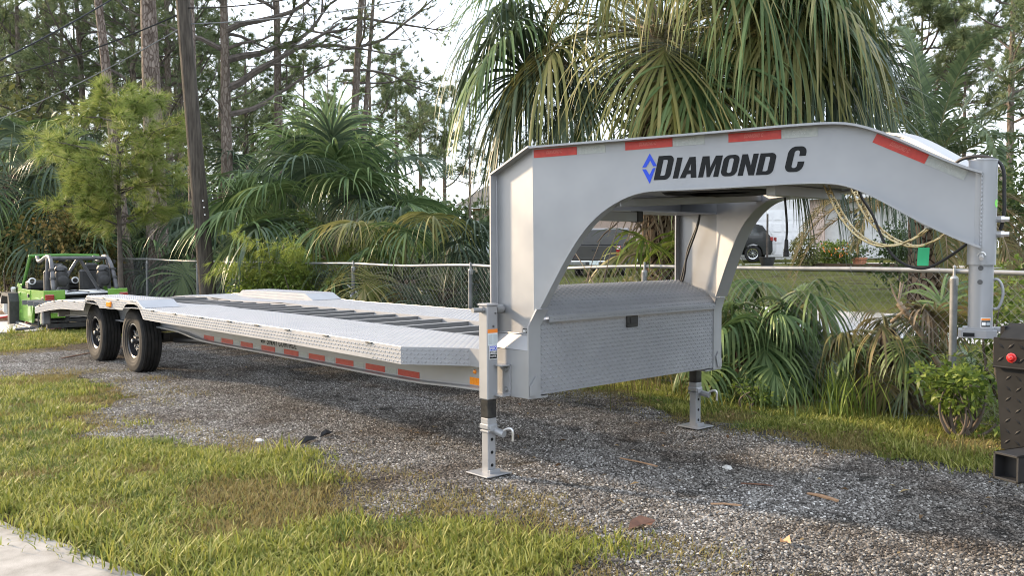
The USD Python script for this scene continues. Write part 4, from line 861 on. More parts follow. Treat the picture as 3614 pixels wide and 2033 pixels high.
def feather_frond(g, base, az, el, L, n=44, ll=.38, w=.022, sag=1.0, twist=0):
    d = np.array([math.cos(az) * math.cos(el), math.sin(az) * math.cos(el), math.sin(el)]); p = np.array(base, float); K = 14; pts = [p.copy()]; ds = [d.copy()]
    for k in range(K):
        d = nz(d + np.array([0, 0, -1.0]) * sag * .012 * (k + 2)); p = p + d * L / K; pts.append(p.copy()); ds.append(d.copy())
    pts, ds = np.array(pts), np.array(ds); rach = tube(pts, np.linspace(.022, .005, K + 1), 5)
    t = np.repeat(np.linspace(.10, .995, n), 2); sd = np.tile([1, -1], n); x = t * K; i = np.minimum(x.astype(int), K - 1); f = (x - i)[:, None]
    q = pts[i] * (1 - f) + pts[i + 1] * f; dd = ds[i] * (1 - f) + ds[i + 1] * f
    s = np.cross(dd, [0, 0, 1.0]); s /= np.maximum(np.linalg.norm(s, axis=1, keepdims=True), 1e-6); u = np.cross(s, dd)
    fan = (.75 - .45 * t)[:, None]; lift = g.normal(.25, .22, len(t))[:, None]
    dv = s * sd[:, None] * (1 - .35 * t[:, None]) + dd * (1 - fan + .25) + u * lift; dv /= np.linalg.norm(dv, axis=1, keepdims=True)
    l = ll * np.interp(t, [0, .15, .6, 1], [.35, .9, 1, .45]) * g.uniform(.85, 1.1, len(t)); wd = np.cross(dv, u); wd /= np.maximum(np.linalg.norm(wd, axis=1, keepdims=True), 1e-6)
    a = q; b = q + dv * (l * .5)[:, None] - [0, 0, 1] * (l * .03)[:, None]; c = q + dv * l[:, None] - [0, 0, 1] * (l * .18 * sag)[:, None]
    v = np.stack([a - wd * w * .3, a + wd * w * .3, b - wd * w * .5, b + wd * w * .5, c], 1).reshape(-1, 3)
    ft = np.array([[0, 1, 3], [0, 3, 2], [2, 3, 4]]); return rach, (v, (np.arange(len(t))[:, None, None] * 5 + ft).reshape(-1, 3))
def tufts(g, P, D, m, l, w, cone=1.0, droop=.15):
    """needle tufts: m thin blades from each point P about the direction D"""
    N = len(P); d = D[:, None] + g.normal(0, cone * .55, (N, m, 3)); d /= np.linalg.norm(d, axis=2, keepdims=True)
    s = np.cross(d, g.normal(0, 1, (N, m, 3))); s /= np.maximum(np.linalg.norm(s, axis=2, keepdims=True), 1e-6)
    L = l * g.uniform(.7, 1.15, (N, m, 1)); b = P[:, None] - d * L * .08; tip = P[:, None] + d * L - np.array([0, 0, 1.0]) * L * droop
    v = np.stack([b - s * w / 2, b + s * w / 2, tip], 2).reshape(-1, 3)
    return v, np.arange(N * m * 3).reshape(-1, 3)
def limb_path(g, p, d, L, k=7, wob=.12, lift=.05):
    pts = [np.array(p, float)]; d = nz(d); ds = [d]
    for i in range(k):
        d = nz(d + g.normal(0, wob, 3) + [0, 0, lift]); pts.append(pts[-1] + d * L / k); ds.append(d)
    return np.array(pts), np.array(ds)
def pine(name, label, base, H, r, crown0, spread, nl, seed, mat='pine_needles', barkm='pine_bark_far', l=.28, w=.012, m=26, sub=5, tips=5, lean=(0, 0), group=None, curve=0.0, extra=None, dense=1.0, rise=(.2, .6), dead=0):
    g = np.random.default_rng(seed); base = np.array(base, float); t = T(name, label, 'pine tree', base, group)
    zz = np.linspace(0, 1, 14); tp = base + np.array([lean[0], lean[1], H]) * zz[:, None]; tp[:, :2] += (np.sin(zz * 3.0 + seed) * curve)[:, None] * np.array([.8, .6])
    tp[0, 2] -= .1
    rad = r * np.interp(zz, [0, .04, .5, 1], [1.22, 1.0, .68, .12])
    t.part('trunk', tube(tp, rad, 16), barkm, True)
    P, D = [], []; lm = []
    starts = []
    for i in range(nl):
        f = crown0 + (1 - crown0) * ((i + g.random()) / nl) ** .9; a = i * 2.4 + g.normal(0, .4)
        L = spread * (1.15 - .85 * ((f - crown0) / (1 - crown0)) ** 1.3) * g.uniform(.6, 1.15); e = g.uniform(*rise)
        p0 = np.array([np.interp(f, zz, tp[:, q]) for q in range(3)]); starts.append((p0, np.array([math.cos(a) * math.cos(e), math.sin(a) * math.cos(e), math.sin(e)]), L, max(.12 * r + .012 * L, .02)))
    for q in (extra or []): starts.append(q)
    for p0, d0, L, rr in starts:
        pts, ds = limb_path(g, p0, d0, L, 8, .13, .03); meshes = [tube(pts, np.linspace(rr, rr * .25, 9), 6)]
        ns = max(int(sub * L / spread + 1), 2)
        for j in range(ns):
            k = int(g.integers(3, 9)); a = g.normal(0, 1, 3); d = nz(ds[k] + nz(a - ds[k] * (a @ ds[k])) * g.uniform(.5, 1.1) + [0, 0, .15]); sl = L * g.uniform(.18, .42)
            sp, sd = limb_path(g, pts[k], d, sl, 4, .2, .06); meshes.append(tube(sp, np.linspace(rr * .35, rr * .12, 5), 4))
            for _ in range(max(int(tips * dense), 1)):
                kk = g.integers(1, 5); o = g.normal(0, .12 * sl + .05, 3); P.append(sp[kk] + o); D.append(nz(sd[kk] + o * 2 / (sl + .1) + [0, 0, .25]))
        for _ in range(max(int(tips * dense * 1.2), 1)):
            kk = g.integers(5, 9); o = g.normal(0, .1 * L, 3) * .5; P.append(pts[kk] + o); D.append(nz(ds[kk] + o))
        t.part('limb', meshes, 'limb_bark')
    for i in range(dead):
        f = g.uniform(.25, crown0); p0 = np.array([np.interp(f, zz, tp[:, q]) for q in range(3)]); a = g.uniform(0, 6.28); pts, _ = limb_path(g, p0, [math.cos(a), math.sin(a), .1], g.uniform(.3, .9), 4, .25)
        t.part('dead_branch', tube(pts, np.linspace(.03, .01, 5), 4), 'limb_bark')
    P, D = np.array(P), np.array(D); t.part('crown', tufts(g, P, D, m, l, w), mat, kind='stuff')
    return t
def leaves(g, C, S, n, size, clump=5, up=.4):
    """n leaves on shells of lumpy clumps about C with half sizes S"""
    c = g.normal(0, 1, (clump, 3)); c /= np.linalg.norm(c, axis=1, keepdims=True); c *= g.uniform(.2, .75, (clump, 1)); k = g.integers(clump, size=n)
    o = g.normal(0, 1, (n, 3)); o /= np.linalg.norm(o, axis=1, keepdims=True); rr = g.uniform(.25, .6, clump)[k] * (.55 + .45 * g.random(n) ** .5)
    u = c[k] + o * rr[:, None]; p = np.asarray(C) + u * np.asarray(S)
    d = nz3(o + g.normal(0, .7, (n, 3)) + [0, 0, -.1]); nn = nz3(o * .5 + g.normal(0, .5, (n, 3)) + [0, 0, up]); s = nz3(np.cross(d, nn)); l = size * g.uniform(.6, 1.25, (n, 1))
    v = np.stack([p, p + d * l * .5 + s * l * .26, p + d * l - [0, 0, .15] * l, p + d * l * .5 - s * l * .26], 1).reshape(-1, 3)
    return v, (np.arange(n)[:, None, None] * 4 + np.array([[0, 1, 2], [0, 2, 3]])).reshape(-1, 3)
def nz3(a): return a / np.maximum(np.linalg.norm(a, axis=1, keepdims=True), 1e-9)
def bush(name, label, base, S, n, size, mat, seed, cat='shrub', clump=9, stems=6, up=.4, group=None, z0=.5):
    g = np.random.default_rng(seed); base = np.array(base, float); t = T(name, label, cat, base, group); S = np.asarray(S, float); C = base + [0, 0, S[2] * z0 * 2]
    sm = []
    for i in range(stems):
        a = g.uniform(0, 6.28); e = C + np.array([math.cos(a), math.sin(a), g.uniform(-.2, .6)]) * S * g.uniform(.3, .75); b = base + [math.cos(a) * .08, math.sin(a) * .08, -.02]
        t.part('stem', tube(smooth_path([b, (b + e) / 2 + [0, 0, .15 * S[2]] + g.normal(0, .06, 3), e], 7), np.linspace(.012 + .012 * S[2], .005, 7), 5), 'twig', True)
    t.part('foliage', leaves(g, C, S, n, size, clump, up), mat, kind='stuff')
    return t

# --- the big palm over the trailer
bp = at(1665, 11.4); sc_ = 11.4 / 2203
g0 = np.random.default_rng(77); rr_, vw = right_of(1665), np.array([EYE[0] - bp[0], EYE[1] - bp[1], 0]); vw = nz(vw)
def azim(right, toward): d = rr_ * right + vw * toward; return math.atan2(d[1], d[0])
big = []
for i in range(22): big.append((azim(g0.uniform(-.05, 1.5), g0.uniform(.5, 1)), math.radians(g0.uniform(-22, 40)), ('palm_olive', 'palm_olive', 'palm_green')[i % 3], g0.uniform(.95, 1.2)))
for r_, tw, e, m, s in ((-1, .1, 22, 'palm_dark', 1.25), (-1, .35, 4, 'palm_dark', 1.25), (-1, -.2, 38, 'palm_green', 1.2), (-1, .0, -26, 'palm_dark', 1.0), (-1, .5, -34, 'palm_green', .95), (-1, .6, 45, 'palm_green', 1.1), (-1, .2, 8, 'palm_dark', 1.2), (-.9, .7, -20, 'palm_dark', 1.0),
                      (1, .1, 5, 'palm_dark', 1.3), (1, -.2, 32, 'palm_dark', 1.3), (1, .35, -22, 'palm_dark', 1.25), (1, .0, 48, 'palm_green', 1.2), (1, .5, -8, 'palm_dark', 1.3), (1, .7, 18, 'palm_olive', 1.2), (1, .2, -34, 'palm_dark', 1.1), (1, .5, 30, 'palm_green', 1.25), (1, -.1, 14, 'palm_green', 1.35), (-1, .3, 14, 'palm_green', 1.35), (-1, -.1, -8, 'palm_dark', 1.3), (1, .3, 2, 'palm_dark', 1.45), (1, .1, -14, 'palm_dark', 1.4), (1, .45, 22, 'palm_dark', 1.4), (-.8, .8, 0, 'palm_olive', 1.1)):
    big.append((azim(r_, tw), math.radians(e), m, s))
for i in range(14): big.append((g0.uniform(0, 6.28), math.radians(g0.uniform(40, 82)), ('palm_green', 'palm_olive')[i % 2], 1.0))
for i in range(6): big.append((azim(g0.uniform(-1, 1), g0.uniform(-1, -.2)), math.radians(g0.uniform(-20, 30)), 'palm_dark', 1.1))
pb_ = fan_palm('cabbage_palm', 'big cabbage palm with long hanging fronds standing behind the fence over the trailer neck', bp, 4.30, .27, 0, 1.2, 1.42, droop=1.2, seed=5, leaves=72, w=.033, segs=7, fronds=big, boots=64)
for i in range(34):                                  # dead stalks and old fruit stems hanging about the trunk
    a = g0.uniform(0, 6.28); z = g0.uniform(.9, 3.9); c = bp + [math.cos(a) * .2, math.sin(a) * .2, z]; L = g0.uniform(.5, 1.3); e = g0.uniform(-.2, .9)
    pts, _ = limb_path(g0, c, [math.cos(a), math.sin(a), e], L, 6, .2, -.12); pb_.part('dead_stalk', tube(pts, np.linspace(.02, .006, 7), 5), ('petiole_dead', 'twig')[i % 2], True)
for i in range(7):
    c = bp + Z3 * g0.uniform(3.3, 4.3); pts, ds = limb_path(g0, c, -rr_ * g0.uniform(.5, 1.2) + vw * g0.uniform(-.4, .5) + Z3 * .15, g0.uniform(1.2, 1.9), 8, .1, -.05); ms = [tube(pts, np.linspace(.02, .006, 9), 5)]
    for k in range(3, 9):
        for q in range(5):
            p2, _ = limb_path(g0, pts[k], ds[k] + g0.normal(0, .7, 3), .35, 4, .3, -.05); ms.append(tube(p2, np.linspace(.006, .002, 5), 3))
    pb_.part('fruit_stalk', ms, 'twig')
for i in range(8):
    a = azim(g0.uniform(-1, 1), .6); _, lv = fan_frond(g0, bp + Z3 * g0.uniform(2.6, 3.8), a, -1.0, .5, .9, 30, 1.0, .03, 5); pb_.part('dead_frond', lv, 'palm_dead')
fan_palm('young_palm', 'yellow-green palm seedling growing at the foot of the big palm trunk inside the neck arch', at(1668, 10.6) + [0, 0, .45], .75, .06, 13, .35, .78, (75, -20), 1.1, ('palm_olive', 'bush_green'), 31, 22, .034, 6, fronds=None)
bd = T('brush_heap', 'tangle of bare brown stems around the big palm trunk behind the fence', 'brush', at(1560, 10.6))
for i in range(46):
    c = at(g0.uniform(1440, 1640), g0.uniform(10.0, 11.2)); pts, _ = limb_path(g0, c, [g0.normal(0, .6), g0.normal(0, .4), 1], g0.uniform(.8, 2.1), 7, .16, .0); bd.part('bare_stem', tube(pts, np.linspace(.013, .004, 8), 4), ('petiole_dead', 'twig')[i % 2], True)
# --- the bushy palm in the middle
mp = at(838, 18.3)
fan_palm('cabbage_palm', 'bushy trunkless palm in the middle of the fence line with arching green fronds', mp, 1.35, .26, 46, 1.75, 1.34, (90, 30), 1.05, ('palm_green', 'palm_green', 'palm_green', 'palm_dark'), 12, 52, .046, 6, boots=22)
fan_palm('cabbage_palm', 'palm with fronds hanging over the fence rail between the bushy palm and the neck upright', at(1020, 15.2), 1.0, .16, 24, 1.15, 1.15, (60, -30), 1.25, ('palm_olive', 'palm_green', 'palm_dark'), 14, 44, .034, 6)
fan_palm('cabbage_palm', 'palm with dark drooping fronds just left of the neck upright', at(1125, 15.6), .8, .16, 24, 1.1, 1.15, (75, -25), 1.3, ('palm_dark', 'palm_green'), 15, 44, .034, 6)
# --- palms at the left and behind the pole
LP = [(30, 27.5, 3.6, 'tall drooping palm at the left edge of the photo, above the green off-road car', 20), (160, 28, 3.0, 'drooping dark palm second from the left edge, beside the left edge palm', 20), (335, 29.5, 2.6, 'drooping dark palm behind the two thin pine trunks at the left', 20),
      (110, 33, 4.6, 'tallest palm at the far left, rising behind the drooping palms', 20), (445, 28.5, 1.6, 'low palm between the thick pine trunk and the utility pole', 18), (585, 23, 1.3, 'low palm just right of the utility pole', 22), (560, 30, 3.2, 'palm with dark fan leaves behind the utility pole at mid height', 18),
      (655, 24, 1.0, 'low dark palm behind the left half of the bushy palm', 18), (250, 26, 1.0, 'low palm behind the rust coloured shrub', 16)]
for i, (px, d, th, lb, n) in enumerate(LP):
    fan_palm('cabbage_palm', lb, at(px, d), th, .2, n + 6, 1.2, 1.35, (65, -55), 1.25, ('palm_dark', 'palm_dark', 'palm_green'), 200 + i, 34, .055, 5, dead=3)
# --- palmettos and plants along the fence at the right
fan_palm('saw_palmetto', 'large palmetto with wide green fans poking through the fence right of the toolbox', at(1935, 9.35), .88, .08, 18, .34, .68, (50, -40), 1.5, ('palm_green', 'palm_green', 'palm_olive'), 51, 44, .032, 7)
fan_palm('saw_palmetto', 'smaller palmetto with drooping fans against the toolbox end by the fence', at(1866, 9.0), .5, .07, 12, .3, .58, (70, -30), 1.4, ('palm_green', 'palm_olive'), 52, 40, .03, 6)
fan_palm('saw_palmetto', 'half dead brown palmetto behind the fence left of the nearest fence post', at(2235, 8.7), .80, .07, 12, .26, .48, (50, -35), 1.6, ('palm_tan', 'palm_tan', 'palm_green', 'palm_dead'), 53, 38, .022, 7, dead=2)
fan_palm('saw_palmetto', 'upright palmetto with narrow grey-green leaves behind the nearest fence post', at(2385, 8.75), .5, .06, 8, .3, .5, (85, 15), .9, ('palm_green', 'palm_tan', 'palm_dark'), 54, 30, .024, 6)
st = T('broken_stalk', 'broken tan palm stalk leaning behind the fence left of the nearest fence post', 'stalk', at(2395, 8.4))
a_, b_ = at(2400, 8.45) + [0, 0, .25], at(2262, 8.5) + [0, 0, 1.0]
st.part('stalk', tube(smooth_path([a_, (a_ + b_) / 2 + [0, 0, .05], b_], 8), np.linspace(.02, .028, 8), 7), 'petiole_dead', True)
for i in range(7): st.part('splinter', tube([b_, b_ + np.array([g0.normal(0, .05), g0.normal(0, .05), g0.uniform(.08, .22)])], [.009, .003], 4), 'petiole_dead')
bush('leafy_shrub', 'bright green leafy shrub in front of the nearest fence post', at(2425, 7.75), (.42, .3, .33), 1100, .062, 'bush_green', 61, clump=14, stems=16)
bush('leafy_shrub', 'bright green leafy shrub at the right edge behind the hitch coupler', at(2600, 8.3), (.5, .4, .75), 1500, .07, 'bush_green', 62, clump=14, stems=14)
bush('leafy_shrub', 'low weedy shrub on the ground between the toolbox and the large palmetto', at(1880, 8.4), (.35, .25, .16), 500, .045, 'bush_green', 63, clump=10, stems=8)
def reeds(label, base, n, h, mat, seed, spread=.16, w=.012):
    g = np.random.default_rng(seed); t = T('tall_grass', label, 'tall grass', base)
    v, f = tuft(spread * 2.6, n, h * .6, h, w, seed, .45); t.part('blades', (v + base, f), mat, kind='stuff')
reeds('clump of tall green grass against the fence under the brown palmetto', at(2135, 8.2), 90, .55, 'bush_green', 64)
reeds('clump of tall grass at the foot of the fence below the large palmetto', at(1985, 8.5), 80, .40, 'palm_green', 65, .25)
reeds('tuft of rusty grass on the gravel edge near the black truck', on_ground(2440, 1150), 60, .16, 'grass_dry', 66, .1, .007)
reeds('patch of dry tall weeds by the fence behind the far landing jack', at(1700, 9.4), 160, .45, 'palm_tan', 67, .5, .01)
# --- vines and shrubs on the fence in the middle
bush('leafy_shrub', 'lime green leafy shrub behind the fence right of the utility pole', at(655, 16.2), (.75, .6, .72), 1900, .085, 'bush_green', 71, clump=16, stems=10)
bush('leafy_shrub', 'green shrub behind the fence left of the bushy palm stems', at(735, 15.8), (.65, .5, .78), 1800, .085, 'bush_green', 72, clump=14, stems=10)
bush('fence_vine', 'vine with pale green leaves climbing the fence below the bushy palm', at(838, 14.9), (.7, .12, .55), 1300, .07, 'bush_olive', 73, 'vine', clump=16, stems=10)
bush('fence_vine', 'sparse vine on the fence post right of the bushy palm', at(925, 14.3), (.35, .12, .3), 260, .07, 'bush_green', 74, 'vine', clump=8, stems=6, z0=.4)
bush('fence_vine', 'brown leafy vine hanging under the palm fronds on the fence', at(1000, 13.6), (.22, .12, .45), 420, .06, 'palm_tan', 75, 'vine', clump=8, stems=6, z0=.6)
bush('fence_vine', 'thin vine with dark leaves on the fence behind the toolbox', at(1560, 9.95), (.9, .1, .5), 700, .05, 'bush_olive', 76, 'vine', clump=16, stems=16)
def fern(name, label, base, S, n, seed):
    g = np.random.default_rng(seed); t = T(name, label, 'plant', base); P, D = [], []
    for i in range(n):
        a = g.uniform(0, 6.28); pts, ds = limb_path(g, base, [math.cos(a) * .5, math.sin(a) * .5, 1], S * g.uniform(.7, 1.2), 9, .1, -.13)
        t.part('stem', tube(pts, np.linspace(.012, .004, 10), 4), 'petiole', True)
        for k in range(3, 10):
            for q in range(7): P.append(pts[k] + g.normal(0, .07, 3)); D.append(nz(ds[k] + g.normal(0, .6, 3) + [0, 0, -.15]))
    t.part('foliage', tufts(g, np.array(P), np.array(D), 16, .17, .009, 1.0, .5), 'fern_lime', kind='stuff')
fern('dog_fennel', 'feathery lime green plant left of the bushy palm stems', at(765, 15.9) + [0, 0, .6], 1.5, 16, 81)
fern('dog_fennel', 'feathery pale green plant right of the bushy palm stems', at(905, 15.8) + [0, 0, .3], 1.45, 12, 82)
fern('dog_fennel', 'feathery lime plant seen far behind between the pole and the bushy palm', at(690, 20) + [0, 0, .6], 1.7, 10, 83)
bush('rust_shrub', 'shrub with rust and olive leaves behind the green off-road car', at(160, 25.5), (2.1, 1.3, 1.45), 5200, .14, 'bush_rust', 84, clump=26, stems=12)
bush('dark_shrub', 'dark green shrub at the left edge behind the fence', at(15, 26.5), (1.3, 1.0, 1.15), 2400, .14, 'bush_olive', 85, clump=16, stems=8)
bush('dark_shrub', 'dark shrub filling the gap between the rust shrub and the thick pine trunk', at(300, 29), (2.0, 1.2, 1.3), 2400, .16, 'bush_dark', 86, clump=16, stems=8)
bush('orange_bromeliad', 'small orange and green plant at the foot of the pine trunk by the fence', at(455, 23.2), (.3, .25, .28), 260, .16, 'bush_rust', 87, 'plant', clump=6, stems=4)
# --- date palm at the right, with its old fronds hanging behind the neck
dp = at(2335, 17.5); dt = T('date_palm', 'date palm with feather fronds behind the hitch coupler, brown fronds hanging low', 'palm tree', dp)
dt.part('trunk', tube([dp - [0, 0, .1], dp + [0, 0, .8], dp + [0, 0, 2.4]], [.36, .32, .36], 16), 'palm_bark', True)
gd = np.random.default_rng(90); dr, dv_ = right_of(2335), nz(np.array([EYE[0] - dp[0], EYE[1] - dp[1], 0]))
def dfrond(right, toward, el, L, mat, sag, ll=.38, name='frond', z=1.95):
    d = dr * right + dv_ * toward; rach, lv = feather_frond(gd, dp + [0, 0, z + (.55 if mat == 'date_green' else 0)], math.atan2(d[1], d[0]), math.radians(el), L * (1.12 if mat == 'date_green' else 1), 74, ll * 1.1, .046 if mat == 'date_green' else .032, sag)
    p = dt.part(name, lv, mat); dt.part('frond_rib', rach, 'petiole' if mat == 'date_green' else 'petiole_dead', True, under=p)
for q in ((-.6, .2, 72, 2.9, 1.4), (-.25, -.5, 80, 3.0, 1.2), (.25, .3, 76, 2.8, 1.5), (.6, -.2, 70, 3.0, 1.5), (1, .3, 52, 2.9, 1.5), (1, -.3, 58, 3.0, 1.4), (-1, .0, 62, 2.7, 1.5), (.9, .6, 38, 2.8, 1.6), (1, .0, 30, 2.8, 1.6), (-.9, -.3, 50, 2.7, 1.6), (.4, .9, 48, 2.6, 1.7), (-.3, .9, 55, 2.5, 1.7), (.7, -.6, 45, 2.8, 1.5)):
    dfrond(q[0], q[1], q[2], q[3], 'date_green', q[4])
for q in ((-1, .3, 30, 3.0, 1.9), (-1, .0, 22, 3.2, 1.9), (-1, .1, 12, 3.1, 1.7), (-.6, .8, 30, 2.4, 1.9), (.2, 1, 12, 2.4, 2.4), (.9, .4, 4, 2.6, 2.0), (1, .1, -4, 2.6, 1.8), (.8, .8, 14, 2.6, 2.1), (.5, .9, -10, 2.4, 1.6), (1, .5, 18, 2.7, 2.0), (1, -.2, 10, 2.7, 2.0), (-1, -.15, 34, 3.0, 1.9), (1, .3, 26, 2.8, 2.0)):
    dfrond(q[0], q[1], q[2], q[3], 'palm_tan', q[4], .34, 'old_frond')
bush('dark_shrub', 'round dark shrub under the date palm, left of the hitch coupler', at(2262, 22), (.75, .6, .95), 2300, .09, 'bush_dark', 91, clump=14, stems=6)
# --- pines: trunks in the left wood
pine('pine_tree', 'thickest pine trunk with plated bark standing behind the fence between the car and the pole', at(400, 25.3), 15, .30, .62, 3.4, 16, 101, barkm='pine_bark', l=.3, w=.014, lean=(.25, -.35), dead=4)
pine('pine_tree', 'slim leaning pine trunk left of the thickest trunk behind the fence', at(316, 25.8), 14, .165, .60, 2.8, 14, 102, barkm='pine_bark', l=.3, w=.014, lean=(-.55, -.75), curve=.12, dead=4)
pine('pine_tree', 'slim pine trunk almost hidden by the utility pole', at(491, 25.0), 14, .17, .6, 3.0, 14, 103, barkm='pine_bark', l=.3, w=.014, dead=4)
for i, (px, d, H, r, ln) in enumerate(((432, 34, 16, .15, (0, 0)), (458, 35, 16, .14, (.1, .1)), (345, 34, 15, .15, (0, 0)), (235, 36, 15, .15, (-.4, -.4)), (60, 38, 15, .16, (0, 0)), (130, 42, 16, .16, (.3, 0)))):
    pine('pine_tree', 'slim pine deeper in the wood, %s' % ('left one of the pair by the utility pole', 'right one of the pair by the utility pole', 'beside the thickest pine trunk', 'leaning over the young bright pine', 'above the green car', 'above the rust coloured shrub')[i], at(px, d), H, r, .36, 3.4, 26, 110 + i, 'pine_far_hazed', l=.36, w=.018, lean=ln, group='slim pines deeper in the left wood', m=30)
b5 = at(575, 29)
def lim(base, z, right, up, toward, L, r, px):
    d = right_of(px) * right + Z3 * up + nz(np.array([EYE[0] - base[0], EYE[1] - base[1], 0])) * toward; return (base + Z3 * z, nz(d), L, r)
pine('pine_tree', 'forked pine right of the pole with heavy dark limbs reaching right', b5, 14, .21, .5, 3.2, 12, 120, l=.3, w=.016, extra=[lim(b5, 6.4, 1, .35, .2, 4.2, .13, 575), lim(b5, 7.3, 1, .55, -.2, 4.5, .12, 575), lim(b5, 5.6, 1, .0, .2, 3.4, .10, 575), lim(b5, 7.6, -1, .3, .1, 3.0, .09, 575), lim(b5, 8.2, 1, .25, .3, 4.4, .1, 575)], dead=5)
b6 = at(706, 30)
pine('pine_tree', 'straight pine trunk behind the left fronds of the bushy palm', b6, 15, .17, .52, 3.0, 14, 121, l=.3, w=.016, extra=[lim(b6, 8.0, 1, .15, .2, 3.6, .08, 706), lim(b6, 6.9, 1, .3, 0, 2.2, .06, 706)], dead=5)
b7 = at(868, 37)
pine('pine_tree', 'twin stemmed pine seen against the sky above the bushy palm, left stem', b7, 17, .21, .5, 3.6, 10, 122, l=.34, w=.018, lean=(.9, .8), extra=[lim(b7, 9.4, 1, .05, .1, 4.8, .08, 868), lim(b7, 8.5, 1, .0, .2, 4.2, .07, 868), lim(b7, 8.0, 1, -.05, 0, 3.6, .06, 868), lim(b7, 10.6, 1, .2, 0, 4.6, .08, 868), lim(b7, 9.8, -1, .3, 0, 3, .06, 868)], m=20, dense=.8)
pine('pine_tree', 'thinner right stem of the twin stemmed pine against the sky', at(890, 37.2), 16, .14, .6, 3.0, 9, 123, l=.34, w=.018, lean=(1.0, .9), m=20, dense=.8)
# young pine with long bright needles
by = at(302, 21.5) - [0, 0, .35]; gy = np.random.default_rng(130); ty = T('young_pine', 'young pine with long bright green needles in front of the pine trunks', 'pine tree', by)
ty.part('trunk', tube([by, by + [0, 0, 2.5], by + [0, 0, 5.2]], [.07, .05, .015], 8), 'limb_bark', True); P, D = [], []
for i in range(46):
    z = gy.uniform(2.2, 5.1); a = gy.uniform(0, 6.28); L = 1.75 * (1 - abs(z - 3.5) / 2.6) * gy.uniform(.6, 1.15) + .2; pts, ds = limb_path(gy, by + Z3 * z, [math.cos(a), math.sin(a), .25], L, 6, .12, .03)
    ty.part('limb', tube(pts, np.linspace(.022, .006, 7), 4), 'limb_bark')
    for k in range(2, 7):
        for q in range(3): P.append(pts[k] + gy.normal(0, .11, 3)); D.append(nz(ds[k] + gy.normal(0, .5, 3) + [0, 0, .2]))
ty.part('crown', tufts(gy, np.array(P), np.array(D), 44, .36, .011, .95, .25), 'pine_bright', kind='stuff')
# far pines behind
ORD = ['first', 'second', 'third', 'fourth', 'fifth', 'sixth', 'seventh', 'eighth', 'ninth', 'tenth', 'eleventh', 'twelfth', 'thirteenth', 'fourteenth', 'fifteenth', 'sixteenth', 'seventeenth', 'eighteenth']; ORD = [q + ' of the row from the left' for q in ORD]
FAR = [(770, 58, 13.5, .45), (830, 66, 14, .4), (935, 52, 12.5, .42), (1000, 56, 13.0, .38), (1060, 60, 12.5, .42), (1120, 62, 11.5, .4), (640, 55, 12, .35), (560, 50, 13, .35), (500, 52, 14, .3), (400, 50, 15, .25), (300, 50, 15, .25), (200, 52, 15, .25), (110, 50, 15, .25), (20, 50, 15, .25), (-60, 46, 15, .25),
       (700, 50, 10, .3), (1310, 60, 12, .4), (1420, 64, 13, .4)]
for i, (px, d, H, c0) in enumerate(FAR):
    pine('pine_tree', 'rounded far pine behind the palms, %s' % ORD[sorted(q[0] for q in FAR).index(px)], at(px, d), H, .17, c0, 2.9, 22, 140 + i, 'pine_far_hazed', l=.42, w=.035, m=20, sub=6, tips=5, group='far pines behind the palms')
for i, (px, d, H, c0, sp) in enumerate(((-40, 40, 15, .12, 3.6), (60, 44, 15, .12, 3.8), (170, 40, 14, .12, 3.6), (345, 41, 14, .15, 3.6), (450, 44, 15, .12, 3.6), (625, 44, 11.5, .15, 3.2))):
    pine('pine_tree', ['bushy pine with low branches, %s' % w for w in ('at the left edge of the photo', 'above the green car', 'above the rust shrub', 'between the two nearest pine trunks', 'left of the utility pole', 'right of the forked pine')][i], at(px, d), H, .15, c0, sp, 24, 220 + i, ('pine_far_hazed', 'pine_needles')[i % 3 == 1], l=.40, w=.026, m=26, sub=6, tips=5)
pine('pine_tree', 'thin young pine with open branches seen in the gap left of the neck', at(1183, 36), 8.2, .07, .35, 1.3, 22, 170, 'pine_far_hazed', l=.3, w=.02, m=14, sub=3, tips=3)
pine('pine_tree', 'broad rounded pine crown behind the date palm', at(2310, 44), 11.2, .2, .45, 4.8, 36, 171, 'pine_far_hazed', l=.42, w=.032, m=26, sub=9, tips=8, rise=(.0, .7))
pine('pine_tree', 'tall open pine cut by the right edge of the photo', at(2535, 38), 13.5, .16, .38, 2.8, 32, 172, 'pine_far_hazed', l=.38, w=.028, m=22, sub=6, tips=6)
pine('pine_tree', 'slim bare pine between the date palm and the tall open pine', at(2420, 42), 9.5, .12, .62, 1.8, 12, 173, 'pine_far_hazed', l=.36, w=.026, m=18, dead=10)
pine('pine_tree', 'rounded pine behind the right end of the house roof', at(2640, 46), 12, .2, .3, 4, 24, 174, 'pine_far_hazed', l=.4, w=.03)
def mass(name, label, px, d, S, n, size, mat, seed, group=None): bush(name, label, at(px, d), S, n, size, mat, seed, 'tree', clump=26, stems=5, group=group)
for i, (px, d, S, m) in enumerate(((-20, 36, (4, 3, 3.6), 'bush_olive'), (130, 40, (4, 3, 3.4), 'bush_dark'), (280, 42, (4, 3, 3.2), 'bush_dark'), (420, 44, (4, 3, 3.0), 'bush_olive'), (560, 42, (4, 3, 2.6), 'bush_dark'), (700, 46, (4, 3, 2.2), 'bush_olive'), (850, 46, (4, 3, 2.2), 'bush_dark'), (980, 42, (4, 3, 2.2), 'bush_olive'), (1110, 40, (3.2, 3, 2.0), 'bush_dark'))):
    mass('broadleaf_tree', 'low dark broadleaf tree under the far pines, %s' % ORD[i], px, d, S, 2600, .34, m, 180 + i, 'broadleaf trees under the far pines')
mass('broadleaf_tree', 'dark leafy tree at the right edge behind the date palm', 2560, 30, (2.6, 2.2, 2.3), 3000, .2, 'bush_dark', 195)
mass('broadleaf_tree', 'olive leafy tree behind the date palm fronds right of the house', 2440, 34, (2.2, 2, 1.9), 2400, .2, 'bush_olive', 196)

